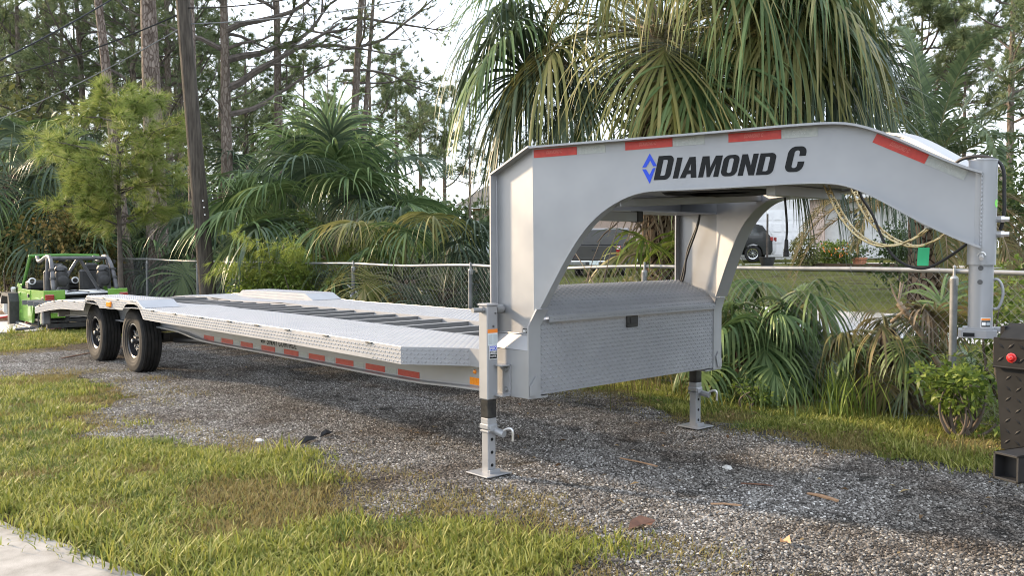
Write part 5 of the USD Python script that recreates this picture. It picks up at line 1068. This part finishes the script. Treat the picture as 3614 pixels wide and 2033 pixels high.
# unseen trees added round the plot to keep low sky off the trailer
for i, (x, y, S, zz) in enumerate(((17, -7, (4, 4, 5.0), 0), (19, 1, (4, 4, 5.4), 0), (17, 9, (4, 4, 5.2), 0), (24, -15, (4.5, 4.5, 5.2), 0), (15, -22, (4.5, 4.5, 4.0), 0), (6, -25, (4.5, 4.0, 4.0), 0), (-3, -27, (4.5, 4.0, 3.6), 0), (13, 17, (3.5, 3.5, 3.4), 0))):
    bush('roadside_tree', 'broad dark unseen tree added to block low sky, %s' % ('right of the truck', 'behind the truck on its right', 'beyond the truck past the fence', 'behind the photographer on the far right', 'behind the photographer on the right', 'straight behind the photographer', 'behind the photographer on the left', 'beyond the fence far to the right')[i], [x, y, float(ground_h(x, y))], S, 2200, .5, 'bush_dark', 400 + i, 'tree', clump=20, stems=5, group='unseen trees added around the plot to block low sky')
# ---------------------------------------------------------------- green off-road car on stands
look('car_green', (.115, .26, .035), (.135, .29, .045), 3, .28, .0, coat=.7)
look('car_green_dark', (.05, .15, .02), (.06, .17, .028), 3, .35)  # body green darkened to paint in the shade on the windshield frame
look('car_black', (.014, .014, .015), (.03, .03, .03), 12, .55)
look('car_grey_tube', (.075, .075, .08), (.115, .115, .12), 8, .45, .4)
look('car_glass_dim', (.10, .12, .10), rough=.08, coat=1)
look('lens_dark_red', (.16, .010, .010), (.22, .02, .018), 60, .15, coat=1)
look('lens_smoke', (.20, .10, .10), rough=.2, coat=1)
look('chrome', (.7, .7, .7), rough=.12, metal=1)
look('sheet_white', (.62, .64, .66), (.75, .76, .78), 10, .5)
look('panel_grey', (.34, .34, .33), (.42, .42, .41), 6, .5)
look('jack_red', (.45, .03, .02), rough=.35)
M['window_glass'] = usdkit.material(stage, '/World/Looks/window_glass', {'f': ('fresnel', {'IOR': 1.5}), 't': ('transparent_bsdf', {'color': (.82, .86, .82)}), 'g': ('glossy_bsdf', {'roughness': .03, 'color': (1, 1, 1)}), 'x': ('mix_closure', {})},
    [('f.fac', 'x.fac'), ('t.BSDF', 'x.closure1'), ('g.BSDF', 'x.closure2')], surface='x.closure')
class Frame:
    def __init__(s, O, fwd, k=1.0):
        s.O = np.array(O, float); f = nz([fwd[0], fwd[1], 0]); s.X = f; s.Y = np.array([-f[1], f[0], 0]); s.R = np.array([s.X, s.Y, [0, 0, 1.0]]) * k
    def p(s, q): return s.O + np.asarray(q, float) @ s.R
    def mesh(s, m): v, f = arr(m); return v @ s.R + s.O, f
def local(fr, t):
    return lambda name, mesh, mat, smooth=False, under=None, label=None: t.part(name, fr.mesh(mesh), mat, smooth, under, label)
jd = 18.2; jc = at(216, jd); vd_ = nz([jc[0] - EYE[0], jc[1] - EYE[1], 0]); a_ = math.atan2(vd_[1], vd_[0]) + math.radians(15)
fr = Frame([jc[0], jc[1], .03], (math.cos(a_), math.sin(a_)), .92)
jt = T('off_road_car', 'lime green open topped off-road car without rear wheels, roll cage and red tail lights', 'car', fr.O); J = local(fr, jt)
hw = .79; zb, zt_ = .16, .80                       # tub floor and rail
# tub: sides with the rear wheel arch cut out (local x forward from the rear face, y to the left)
def side(sgn):
    out = Polygon([(0, zb + .06), (0, zt_), (1.02, zt_ - .01), (1.30, zt_ - .02), (1.92, zt_ - .01), (2.02, zt_ + .06), (2.25, zt_ + .10), (2.25, zb - .06), (1.0, zb - .06), (.88, zb + .0), (.70, zb + .06)])
    arch = Polygon([(.26, 0), (.26, .40), (.34, .54), (.46, .585), (.66, .585), (.78, .52), (.90, .30), (.96, 0)])
    P = out.difference(arch); P = max(getattr(P, 'geoms', [P]), key=lambda q: q.area)
    return P
for s in (1, -1):
    P = side(s); J('body_side', prism(P, (0, s * hw, 0), X3, Z3, Y3 * s, -.02, 0), 'car_green')
    ring = Polygon([(.22, .12), (.22, .41), (.31, .575), (.45, .63), (.67, .63), (.80, .56), (.94, .33), (1.0, .12), (.96, .10), (.90, .30), (.78, .52), (.66, .585), (.46, .585), (.34, .54), (.26, .40), (.26, .12)])
    J('wheel_arch_lip', prism(ring, (0, s * hw, 0), X3, Z3, Y3 * s, 0, .025), 'car_green')
    J('inner_wheel_well', [box((.24, s * .5, .10), (.98, s * .52, .62)), box((.24, s * .52, .60), (.98, s * .77, .62)), box((.24, s * .5, .1), (.26, s * .77, .62)), box((.96, s * .5, .1), (.98, s * .77, .62))], 'car_black')
    d = J('door', prism([(1.08, .16), (1.08, .775), (1.86, .78), (1.95, .70), (1.95, .16)], (0, s * hw, 0), X3, Z3, Y3 * s, 0, .012), 'car_green')
    J('door_handle', obox((1.20, s * (hw + .025), .66), (.05, .012, .035), .006), 'car_black', under=d)
    for z in (.30, .68): J('door_hinge', obox((1.97, s * (hw + .018), z), (.03, .012, .03), .004), 'car_green', under=d)
    J('fuel_cap' if s > 0 else 'side_vent', lathe([(0, .012), (.06, .012), (.07, .004), (.07, 0)], (.13, s * hw, .60), Y3 * s, 18), 'car_black', 30)
    J('fender_flare', prism([(2.20, .02), (2.16, .50), (2.26, .68), (2.9, .68), (3.0, .55), (3.02, .42), (2.94, .56), (2.86, .61), (2.32, .61), (2.30, .45), (2.38, .0)], (0, s * hw, 0), X3, Z3, Y3 * s, -.02, .19), 'car_black')
    J('rock_slider', [tube([(.92, s * (hw + .04), .02), (2.2, s * (hw + .04), .04)], .035, 10), tube([(.98, s * (hw + .10), .0), (2.1, s * (hw + .10), .0)], .022, 8)], 'galvanised_dull', 30)
    # tail corner and lamp
    J('tail_corner', [obox((.005, s * .60, .53), (.012, .195, .275), .01), obox((-.004, s * .6, .30), (.01, .185, .05), .006)], 'car_green')
    lp = J('tail_light', obox((-.035, s * .70, .56), (.04, .082, .165), .015), 'lens_dark_red')
    J('reverse_lens', obox((-.074, s * .70, .475), (.006, .055, .035), .006), 'lens_smoke', under=lp)
    # cage
    J('roll_bar', tube(smooth_path([(.06, s * .60, .80), (.20, s * .58, 1.12), (.36, s * .56, 1.36), (.50, s * .55, 1.45), (.72, s * .55, 1.47), (1.5, s * .56, 1.46)], 24), .042, 12), 'car_grey_tube', True)
    J('roll_bar', tube(smooth_path([(.60, s * .60, .62), (.58, s * .60, 1.0), (.58, s * .57, 1.44)], 8), .036, 10), 'car_grey_tube', True)
    J('windshield_post', tube([(2.05, s * .72, .86), (1.60, s * .67, 1.47)], .035, 8), 'car_green_dark', True)
    for z, x in ((1.20, .235), (1.03, .155)): J('clamp', lathe([(.05, -.02), (.056, -.02), (.056, .02), (.05, .02)], (x, s * .585, z), nz([.38, 0, .92]), 14), 'car_black')
    J('pod_speaker', [lathe([(0, -.17), (.10, -.16), (.125, -.10), (.125, .10), (.10, .16), (0, .17)], (.28, s * .40, 1.02), Z3, 20)], 'car_black', 40)
    J('pod_dome', lathe([(.125, 0), (.12, .05), (.085, .10), (.0, .125)], (.28, s * .40, 1.19), Z3, 20), 'rim_black', 40)
    J('pod_grille', lathe([(0, .03), (.08, .025), (.105, .01), (.11, 0)], (.165, s * .40, .98), -X3, 18), 'car_black', 40)
    J('ring_light', lathe([(.052, 0), (.075, .012), (.075, .02), (.052, .03)], (1.55, s * .66 if s > 0 else -.18, .95), -X3, 20), 'sheet_white', 30)
    J('seat', [obox((1.15, s * .34, .55), (.28, .24, .10), .04), obox((.92, s * .34, .88), (.08, .24, .32), .05), obox((.90, s * .34, 1.24), (.06, .14, .09), .04)], 'car_black')
    J('front_wheel_hub', cyl((2.6, s * .62, .12), (2.6, s * .74, .12), .14, 18), 'galvanised_dull')
    J('axle_stand', [tube([(.55, s * .45, 0), (.55, s * .45, .18)], [.12, .05], 6), tube([(2.5, s * .5, 0), (2.5, s * .5, .10)], [.12, .06], 6)], 'jack_red')
J('cage_cross_bar', [tube([(.50, -.55, 1.44), (.50, .55, 1.44)], .04, 10)], 'car_grey_tube', True)
for s in (1, -1): J('cage_brace', tube([(.52, s * .02, 1.42), (.62, s * .46, .66)], .034, 10), 'car_grey_tube', True)
J('windshield_header', tube([(1.62, -.70, 1.475), (1.60, 0, 1.495), (1.62, .70, 1.475)], .04, 8), 'car_green_dark', True)
J('windshield_glass', [obox((1.82, 0, 1.16), (.004, .66, .33), 0, (nz([.806, 0, .59]), Y3, nz([-.59, 0, .806])))], 'window_glass')
J('visor', [obox((1.48, s * .3, 1.40), (.10, .25, .018), .01) for s in (1, -1)], 'car_black'); J('mirror', obox((1.62, .05, 1.38), (.02, .07, .03), .01), 'car_black')
J('dashboard', [obox((1.75, 0, .86), (.16, .72, .10), .04), obox((1.6, .2, .93), (.05, .16, .07), .03), obox((1.6, -.25, .92), (.06, .22, .06), .03)], 'car_black')
J('floor_pan', [box((.02, -hw + .02, .16), (2.3, hw - .02, .20)), box((2.2, -hw, .18), (2.24, hw, .85))], 'car_black')
J('cargo_back_panel', [box((.42, -.52, .18), (.45, .52, .74), .0)], 'car_black'); J('cargo_plate', prism([(-.05, .24), (.06, .22), (.36, .22), (.44, .34), (.47, .52), (-.10, .52)], (.40, 0, 0), Y3, Z3, -X3, 0, .015), 'panel_grey', label='pale grey panel standing in the open cargo bay')
J('cargo_shelf', [obox((.50, .02, .735), (.28, .52, .018), .006, (nz([1, 0, .06]), Y3, nz([-.06, 0, 1])))], 'sheet_white', label='white sheet lying over the cargo bay')
J('shelf_trim', [tube([(.22, -.5, .70), (.22, .5, .69)], .02, 6), tube([(.2, -.1, .74), (.6, .2, .77)], .01, 5), tube([(.25, .3, .75), (.6, .0, .77)], .01, 5)], 'car_black')
J('cargo_box', [obox((.2, -.36, .40), (.14, .16, .12), .02), obox((.18, .36, .34), (.12, .05, .20), .02)], 'car_black'); J('box_knob', [lathe([(0, .01), (.022, .008), (.024, 0)], (.058, .36, z), -X3, 10) for z in (.30, .38, .46)], 'galvanised')
J('hood', [obox((2.75, 0, .80), (.55, .60, .05), .03), obox((2.75, 0, .55), (.55, .58, .22), .03)], 'car_green'); J('frame_rails', [box((.1, s * .42, .02), (3.3, s * .36, .13)) for s in (1, -1)] + [box((-.02, -.75, .05), (.1, .75, .14))], 'car_black')
J('headlight_housing', [cyl((3.28, s * .42, .62), (3.34, s * .42, .62), .09, 16) for s in (1, -1)], 'chrome'); J('front_bumper', obox((3.45, 0, .28), (.09, .80, .07), .02), 'car_black')
J('winch_guard', [tube([(3.4, .6, .30), (3.5, .62, .60), (3.4, .65, .75)], .05, 8), obox((3.2, .80, .40), (.12, .10, .22), .05)], 'panel_grey')
fj = T('floor_jack', 'low red and black floor jack lying on the slab beside the green car', 'floor jack', on_ground(95, 812)); jb = on_ground(95, 806); rj = right_of(95)
fj.part('body', [obox(jb + Z3 * .10, (.36, .10, .05), .02, (rj, np.cross(Z3, rj), Z3)), obox(jb + rj * .25 + Z3 * .18, (.14, .12, .07), .02, (rj, np.cross(Z3, rj), Z3))], 'car_black')
fj.part('arm', [obox(jb - rj * .12 + Z3 * .17, (.2, .06, .025), .01, (nz(rj + Z3 * .25), np.cross(Z3, rj), nz(Z3 - rj * .25)))], 'jack_red')
for k in (-.3, .3):
    fj.part('caster', cyl(jb + rj * k - np.cross(Z3, rj) * .12 + Z3 * .06, jb + rj * k + np.cross(Z3, rj) * .12 + Z3 * .06, .06, 14), 'jack_red')
fj.part('handle', tube([jb - rj * .3 + Z3 * .15, jb - rj * .85 + Z3 * .06], .018, 8), 'jack_red', True)
for k, (px, py, lb) in enumerate(((30, 790, 'upper'), (12, 808, 'lower'))):
    b0 = on_ground(px, py); single('timber_plank', obox(b0 + Z3 * (.05 + .0), (.75, .10, .045), .008, (nz(right_of(px) + vd_ * .35), nz(np.cross(Z3, right_of(px) + vd_ * .35)), Z3)), 'stick_wood', f'weathered timber plank on the slab at the left edge, {"farther" if k == 0 else "nearer"} of the two', 'plank')
# ---------------------------------------------------------------- black truck corner at the right edge
look('black_tread', (.006, .006, .006), (.014, .0135, .013), 10, .6, 0, spec=.22)

td = 3.75; tP = at(2508, td); tn = nz([-.10, -.99, 0]); tX = np.array([.99, -.10, 0]) / np.linalg.norm([.99, -.10]); tY = -tn
kt = T('flatbed_truck', 'black tread plate truck bed corner with red marker light at right edge', 'truck', [tP[0], tP[1], 0]); tO = np.array([tP[0], tP[1], 0])
zA, zB, zC, zD = 1.195, 1.155, 1.045, .735
prof = Polygon([(.045, zA), (.0, zB), (.0, zC), (.003, zC - .01), (.028, zD), (2.17, zD), (2.2, zC - .01), (2.2, zB), (2.155, zA)])
kt.part('rear_band', [prism(Polygon([(0, zC), (0, zB), (2.2, zB), (2.2, zC)]), tO, tX, Z3, tn, 0, .012), lugs(tO + tn * .012 + Z3 * (zC + .004) + tX * .008, tX, 2.18, Z3, zB - zC - .008, tn, .036, None, (.0175, .0062, .0035))], 'black_tread')
kt.part('band_edge', tube([tO + tn * .012 + Z3 * zC, tO + tX * 2.2 + tn * .012 + Z3 * zC], .005, 6), 'black_tread')
kt.part('rear_skirt', [prism(Polygon([(.003, zC - .004), (.028, zD), (2.17, zD), (2.197, zC - .004)]), tO, tX, Z3, tn, -.02, -.004), lugs(tO - tn * .004 + Z3 * (zD + .01) + tX * .03, tX, 2.12, Z3, zC - zD - .03, tn, .036, None, (.016, .0055, .003))], 'black_tread')
bt = nz(tY * .9 + Z3 * .06)
kt.part('bed_top', [obox(tO + tX * 1.1 + tY * 1.3 + Z3 * (zA - .003), (1.06, 1.24, .004), 0, (tX, tY, Z3)), lugs(tO + tX * .05 + tY * .07 + Z3 * (zA + .001), tX, 2.1, tY, 2.4, Z3, .04, None, (.0175, .006, .003)), obox(tO + tX * 1.1 + tY * .03 + Z3 * ((zA + zB) / 2), (1.08, .05, .004), 0, (tX, nz(tY * .06 + Z3 * .04), nz(Z3 * .06 - tY * .04)))], 'black_tread')
kt.part('bed_side', [obox(tO + tX * .012 + tY * 1.3 + Z3 * (zC + zA) / 2 * 1.0, (.008, 1.27, (zA - zC) / 2), 0, (tX, tY, Z3)), obox(tO + tX * .03 + tY * 1.2 + Z3 * (zC + zD) / 2, (.008, 1.1, (zC - zD) / 2 - .03), 0, (tX, tY, Z3))], 'black_tread')
kt.part('marker_light', lathe([(0, .016), (.008, .0145), (.0125, .009), (.014, .003), (.018, .002), (.018, 0)], tO + tX * .0655 + tn * .012 + Z3 * 1.083, tn, 18), 'lens_red', 40)
hO = at(2541, td - .42) * [1, 1, 0]; hn = nz([-.30, -.95, 0]); hx = nz(np.cross(Z3, hn) * -1); hx = hx if hx @ _rt > 0 else -hx
hz = height(2541, 1178, td - .42); hu = nz(Z3 + hn * .04); hs, ht = .046, .008
tb = []
for q, (a, b) in enumerate((((1, 0), (ht, hs)), ((-1, 0), (ht, hs)), ((0, 1), (hs, ht)), ((0, -1), (hs, ht)))):
    c = hO + Z3 * hz + hx * a[0] * (hs - ht / 2) + Z3 * a[1] * (hs - ht / 2) - hn * .45; tb.append(obox(c, (b[0] if b[0] == hs else ht / 2, .45, b[1] if b[1] == hs else ht / 2), .001, (hx, hn, Z3)))
kt.part('hitch_tube', tb, 'black_paint'); kt.part('hitch_tube_plug', obox(hO + Z3 * hz - hn * .05, (hs - ht, .004, hs - ht), 0, (hx, hn, Z3)), 'black_rubber')
kt.part('hitch_brace', [tube([hO + Z3 * (hz + .03) - hn * .30, tO + tX * .45 + tY * .4 + Z3 * .9], .045, 10)], 'black_paint', True)
kt.part('rear_axle', [cyl(tO + tX * .2 + tY * 1.5 + Z3 * .42, tO + tX * 2.0 + tY * 1.5 + Z3 * .42, .08, 12)], 'black_paint')
for q in (.18, 1.72): kt.part('wheel', lathe([(.2, 0), (.36, -.02), (.42, .03), (.42, .24), (.36, .3), (.2, .28)], tO + tX * q + tY * 1.5 + Z3 * .42, tX, 28), 'rubber', 40)
# ---------------------------------------------------------------- cars and trucks beyond the fence
look('truck_grey', (.028, .026, .022), (.035, .032, .027), 3, .4, 0, coat=.3); look('truck_silver', (.26, .27, .265), (.30, .31, .30), 3, .32, .5, coat=.4); look('suv_black', (.010, .010, .011), rough=.18, coat=1.0)
look('dark_glass', (.015, .018, .02), rough=.05, coat=1); look('plate_white', (.55, .62, .60), (.65, .7, .68), 60, .4)
def auto(name, label, cat, P, fwd, body, prof, glass, wheels, L, hw=.92, wr=.37, tail=False, group=None):
    fr = Frame(P, fwd); t = T(name, label, cat, fr.O, group); J = local(fr, t)
    pf = Polygon(prof)
    for x in wheels: pf = pf.difference(Polygon([(x + (wr + .06) * math.cos(a), wr + (wr + .06) * math.sin(a)) for a in np.linspace(0, 2 * np.pi, 24)]))
    pf = max(getattr(pf, 'geoms', [pf]), key=lambda q: q.area)
    J('body', [prism(pf, (0, 0, 0), X3, Z3, Y3, -hw + .04, hw - .04), prism(pf.buffer(-.04), (0, 0, 0), X3, Z3, Y3, -hw, hw)], body)
    for g in glass:
        for s in (1, -1): J('side_window', prism(g, (0, s * (hw + .002), 0), X3, Z3, Y3 * s, 0, .006), 'dark_glass')
    for x in wheels:
        for s in (1, -1):
            w = J('wheel', lathe([(.0, .10), (.05, .10), (.23, .085), (.25, .11), (.33, .115), (wr, .08), (wr, -.1), (.2, -.1)], (x, s * (hw - .12), wr), Y3 * s, 26), 'rubber', 40)
            J('rim', [lathe([(.20, .118), (.235, .122), (.24, .112)], (x, s * (hw - .12), wr), Y3 * s, 26), lathe([(0, .118), (.04, .116), (.05, .105)], (x, s * (hw - .12), wr), Y3 * s, 14)] + [obox(np.array([x, s * (hw - .12) + s * .108, wr]) + np.array([math.cos(a), 0, math.sin(a)]) * .12, (.10, .006, .014), .003, (np.array([math.cos(a), 0, math.sin(a)]), Y3, np.array([-math.sin(a), 0, math.cos(a)]))) for a in np.arange(10) * .628], 'chrome', 30, under=w)
    return fr, t, J
PK = [(0, .52), (0, 1.12), (1.75, 1.14), (1.80, 1.72), (2.0, 1.78), (3.0, 1.78), (3.75, 1.18), (5.0, 1.05), (5.3, .9), (5.3, .42), (.3, .42)]
PG = [[(1.95, 1.2), (1.95, 1.66), (2.5, 1.70), (2.5, 1.2)], [(2.56, 1.2), (2.56, 1.70), (2.98, 1.70), (3.5, 1.22)]]
P0 = at(1497, 31.0); vd1 = nz([P0[0] - EYE[0], P0[1] - EYE[1], 0]); a1 = math.atan2(vd1[1], vd1[0]) - .18
fr, pk, J = auto('pickup_truck', 'dark grey pickup truck seen from behind through the neck arch', 'pickup truck', P0 - [0, 0, .0], (math.cos(a1), math.sin(a1)), 'truck_grey', PK, PG, (1.15, 4.4), 5.3)
tg = J('tailgate', [obox((-.012, 0, .86), (.014, .74, .26), .012), obox((-.03, 0, .66), (.01, .74, .03), .006)], 'truck_grey'); J('tailgate_handle', obox((-.03, 0, .98), (.010, .12, .035), .008), 'car_black', under=tg)
J('bed_opening', obox((.9, 0, 1.15), (.8, .78, .012), .0), 'car_black')
for s in (1, -1): tl = J('tail_light', obox((-.012, s * .83, .92), (.02, .085, .2), .01), 'lens_dark_red'); J('reverse_lens', obox((-.034, s * .83, 1.04), (.004, .06, .055), .004), 'sheet_white', under=tl)
bm = J('rear_bumper', [obox((-.10, 0, .50), (.10, .92, .09), .03)], 'chrome'); J('bumper_step', obox((-.205, 0, .50), (.004, .30, .05), 0), 'car_black', under=bm); J('number_plate', obox((-.212, 0, .52), (.004, .16, .075), .002), 'plate_white', under=bm)
P1 = at(1905, 41); rr1 = right_of(1905)
fr, sv, J = auto('black_suv', 'black car parked before the white garage, its rear wheel seen past the far upright', 'car', P1 + rr1 * .75, -rr1 + np.array([0, .12, 0]), 'suv_black', [(0, .5), (.02, .95), (.12, 1.15), (.45, 1.62), (.7, 1.68), (2.6, 1.68), (3.4, 1.12), (4.4, .98), (4.6, .7), (4.6, .32), (.1, .32)], [[(.55, 1.18), (.78, 1.56), (1.5, 1.58), (1.5, 1.15)], [(1.56, 1.15), (1.56, 1.58), (2.5, 1.58), (3.05, 1.15)]], (.85, 3.7), 4.6)
J('tail_light', [obox((.06, s * .8, 1.02), (.08, .12, .10), .03) for s in (1, -1)], 'lens_dark_red')
P2 = np.array([-11.4, 9.7, float(ground_h(0, 9.7)) + .012])
fr, pv, J = auto('pickup_truck', 'silver pickup truck on the driveway half hidden behind the palm fronds and fence', 'pickup truck', P2, (-1, .02), 'truck_silver', PK, PG, (1.15, 4.4), 5.3)
J('side_trim', [box((.3, s * .925, .62), (5.0, s * .935, .68)) for s in (1, -1)], 'chrome'); J('rear_bumper', obox((-.10, 0, .5), (.1, .9, .09), .03), 'chrome')
kp = at(1222, 22); kr = right_of(1222); look('kayak_teal', (.02, .22, .28), (.04, .36, .36), 2, .35); single('kayak', [lathe([(0, -.9), (.10, -.8), (.22, -.4), (.25, 0), (.22, .4), (.10, .8), (0, .9)], kp + kr * .80 + [0, 0, .95], kr + np.array([0, 0, -.05]), 18)], 'kayak_teal', 'teal plastic kayak end showing left of the neck upright above the fence', 'kayak', smooth=True)
E_ = None
# ---------------------------------------------------------------- house across the lawn
look('stucco_pink', (.52, .40, .34), (.58, .45, .385), 5, .9, bump=(60, .3, .01)); look('stucco_white', (.58, .575, .56), (.64, .63, .61), 5, .9, bump=(60, .3, .01))
look('garage_white', (.70, .70, .70), (.74, .74, .74), 4, .5); look('roof_shingle', (.13, .115, .10), (.21, .19, .17), 9, .9, bump=(30, .6, .03)); look('trim_white', (.68, .68, .67), rough=.6)
look('terracotta', (.36, .14, .07), (.46, .20, .11), 7, .8); look('window_dark', (.02, .025, .03), rough=.06, coat=1)
hA, hB = at(1190, 49), at(2500, 43.5); zg = 1.13; hX = nz([hB[0] - hA[0], hB[1] - hA[1], 0]); hN = np.array([hX[1], -hX[0], 0]); hN = hN if hN @ (EYE - hA) > 0 else -hN; HL = float(np.linalg.norm((hB - hA)[:2]))
hO_ = np.array([hA[0], hA[1], zg])
ho = T('house', 'long single storey pale house with a white garage door behind the lawn', 'house', hO_)
def along(px):                                       # metres along the front wall seen at a pixel column
    d = ray(px, 640)[:2]; A = np.array([[d[0], -hX[0]], [d[1], -hX[1]]]); return float(np.linalg.solve(A, hO_[:2] - EYE[:2])[1])
def hb(name, u0, u1, z0, z1, n0, n1, mat, under=None, label=None):
    return ho.part(name, obox(hO_ + hX * (u0 + u1) / 2 + Z3 * (z0 + z1) / 2 + hN * (n0 + n1) / 2, (abs(u1 - u0) / 2, abs(n1 - n0) / 2, abs(z1 - z0) / 2), 0, (hX, hN, Z3)), mat, under=under, label=label)
g0_, g1_, gw = along(1875), along(2026), along(2075)
hb('wall', 0, g0_ - .6, -.3, 2.65, -6, 0, 'stucco_pink', label='pinkish stucco wall'); hb('garage_wall', g0_ - .6, g1_ + .25, -.3, 3.5, -6, .8, 'stucco_white', label='white garage wall'); hb('corner_wall', g1_ + .25, gw, -.3, 2.65, -6, .55, 'stucco_pink'); hb('wall', gw, HL, -.3, 2.65, -6, 0, 'stucco_white')
gd_ = hb('garage_door', g0_, g1_, -.05, 2.15, .80, .84, 'garage_white'); nx_ = 6
for r in range(4):
    for c in range(nx_):
        w_ = (g1_ - g0_) / nx_; hb('door_panel', g0_ + w_ * (c + .1), g0_ + w_ * (c + .9), .05 + r * .54, .05 + r * .54 + .38, .84, .858, 'garage_white', under=gd_)
w0, w1 = along(2143), along(2172); wd = hb('window', w0, w1, .75, 2.15, .0, .05, 'trim_white')
for a in range(2):
    for b in range(3):
        dx_, dz_ = (w1 - w0) / 2, 1.4 / 3; hb('pane', w0 + dx_ * a + .05, w0 + dx_ * (a + 1) - .03, .75 + dz_ * b + .04, .75 + dz_ * (b + 1) - .03, .05, .056, 'window_dark', under=wd)
hb('porch_post', along(1478), along(1478) + .14, -.1, 2.6, 1.2, 1.34, 'shadow_paint')
for u0, u1, oh in ((-.7, g0_ - .6, .9), (g1_ + .25, HL + .7, .9)):
    rf = prism([(oh, 2.62), (oh, 2.74), (-3.0, 4.1), (-6.9, 2.74), (-6.9, 2.62)], hO_ + hX * u0, hN, Z3, hX, 0, u1 - u0); p_ = ho.part('roof', rf, 'roof_shingle'); hb('fascia', u0, u1, 2.58, 2.76, oh, oh + .03, 'trim_white', under=p_)
gc = (g0_ + g1_) / 2; gh = (g1_ - g0_) / 2 + 1.0
ho.part('garage_gable', prism([(-gh + .3, 3.45), (gh - .3, 3.45), (0, 4.7)], hO_ + hX * gc + hN * .74, hX, Z3, hN, 0, .05), 'stucco_white')
p_ = ho.part('roof', prism([(-gh, 3.35), (0, 4.78), (gh, 3.35), (gh, 3.48), (0, 4.93), (-gh, 3.48)], hO_ + hX * gc - hN * 6, hX, Z3, hN, 0, 7.3), 'roof_shingle')
ho.part('bargeboard', prism([(-gh, 3.33), (0, 4.76), (gh, 3.33), (gh, 3.5), (0, 4.95), (-gh, 3.5)], hO_ + hX * gc + hN * 1.3, hX, Z3, hN, 0, .03), 'trim_white', under=p_)
po_ = at(2163, 32.5) + [0, 0, .0]; pt_ = T('flower_pot', 'terracotta flower pot with a dark bushy plant at the lawn edge', 'flower pot', po_)
pt_.part('pot', lathe([(0, .0), (.17, 0), (.235, .40), (.255, .40), (.255, .47), (.225, .47), (.21, .40), (0, .40)], po_, Z3, 22), 'terracotta', 35)
gq = np.random.default_rng(300); pt_.part('plant', leaves(gq, po_ + [0, 0, .62], (.34, .34, .3), 260, .1, 8), 'bush_dark', kind='stuff')
pl = at(1930, 36); tp_ = T('planter', 'dark planter pot with a thin post beside the white garage door', 'planter', pl); tp_.part('pot', lathe([(0, 0), (.22, 0), (.32, .4), (.28, .4), (0, .36)], pl, Z3, 16), 'car_black', 35); tp_.part('stake', cyl(pl, pl + [0, 0, 2.1], .04, 8), 'limb_bark')
bush('flower_bed', 'low bed of green plants with orange flowers before the house', at(2105, 33.6), (1.5, .7, .55), 1900, .12, 'bush_green', 301, 'flower bed', clump=18, stems=6)
fl_ = leaves(gq, at(2110, 33.0) + [0, 0, .75], (1.2, .4, .35), 46, .11, 14); single('flowers', fl_, 'decal_orange', 'orange flowers over the plants beside the terracotta pot', 'flowers', kind='stuff')
bush('leafy_shrub', 'white-flecked green shrub before the white garage wall', at(2030, 33), (.85, .6, .75), 1500, .12, 'bush_olive', 302, clump=14, stems=6)
fl_ = leaves(gq, at(2030, 32.4) + [0, 0, .8], (.7, .3, .5), 60, .08, 14); single('flowers', fl_, 'sheet_white', 'small white flowers on the shrub before the garage wall', 'flowers', kind='stuff')
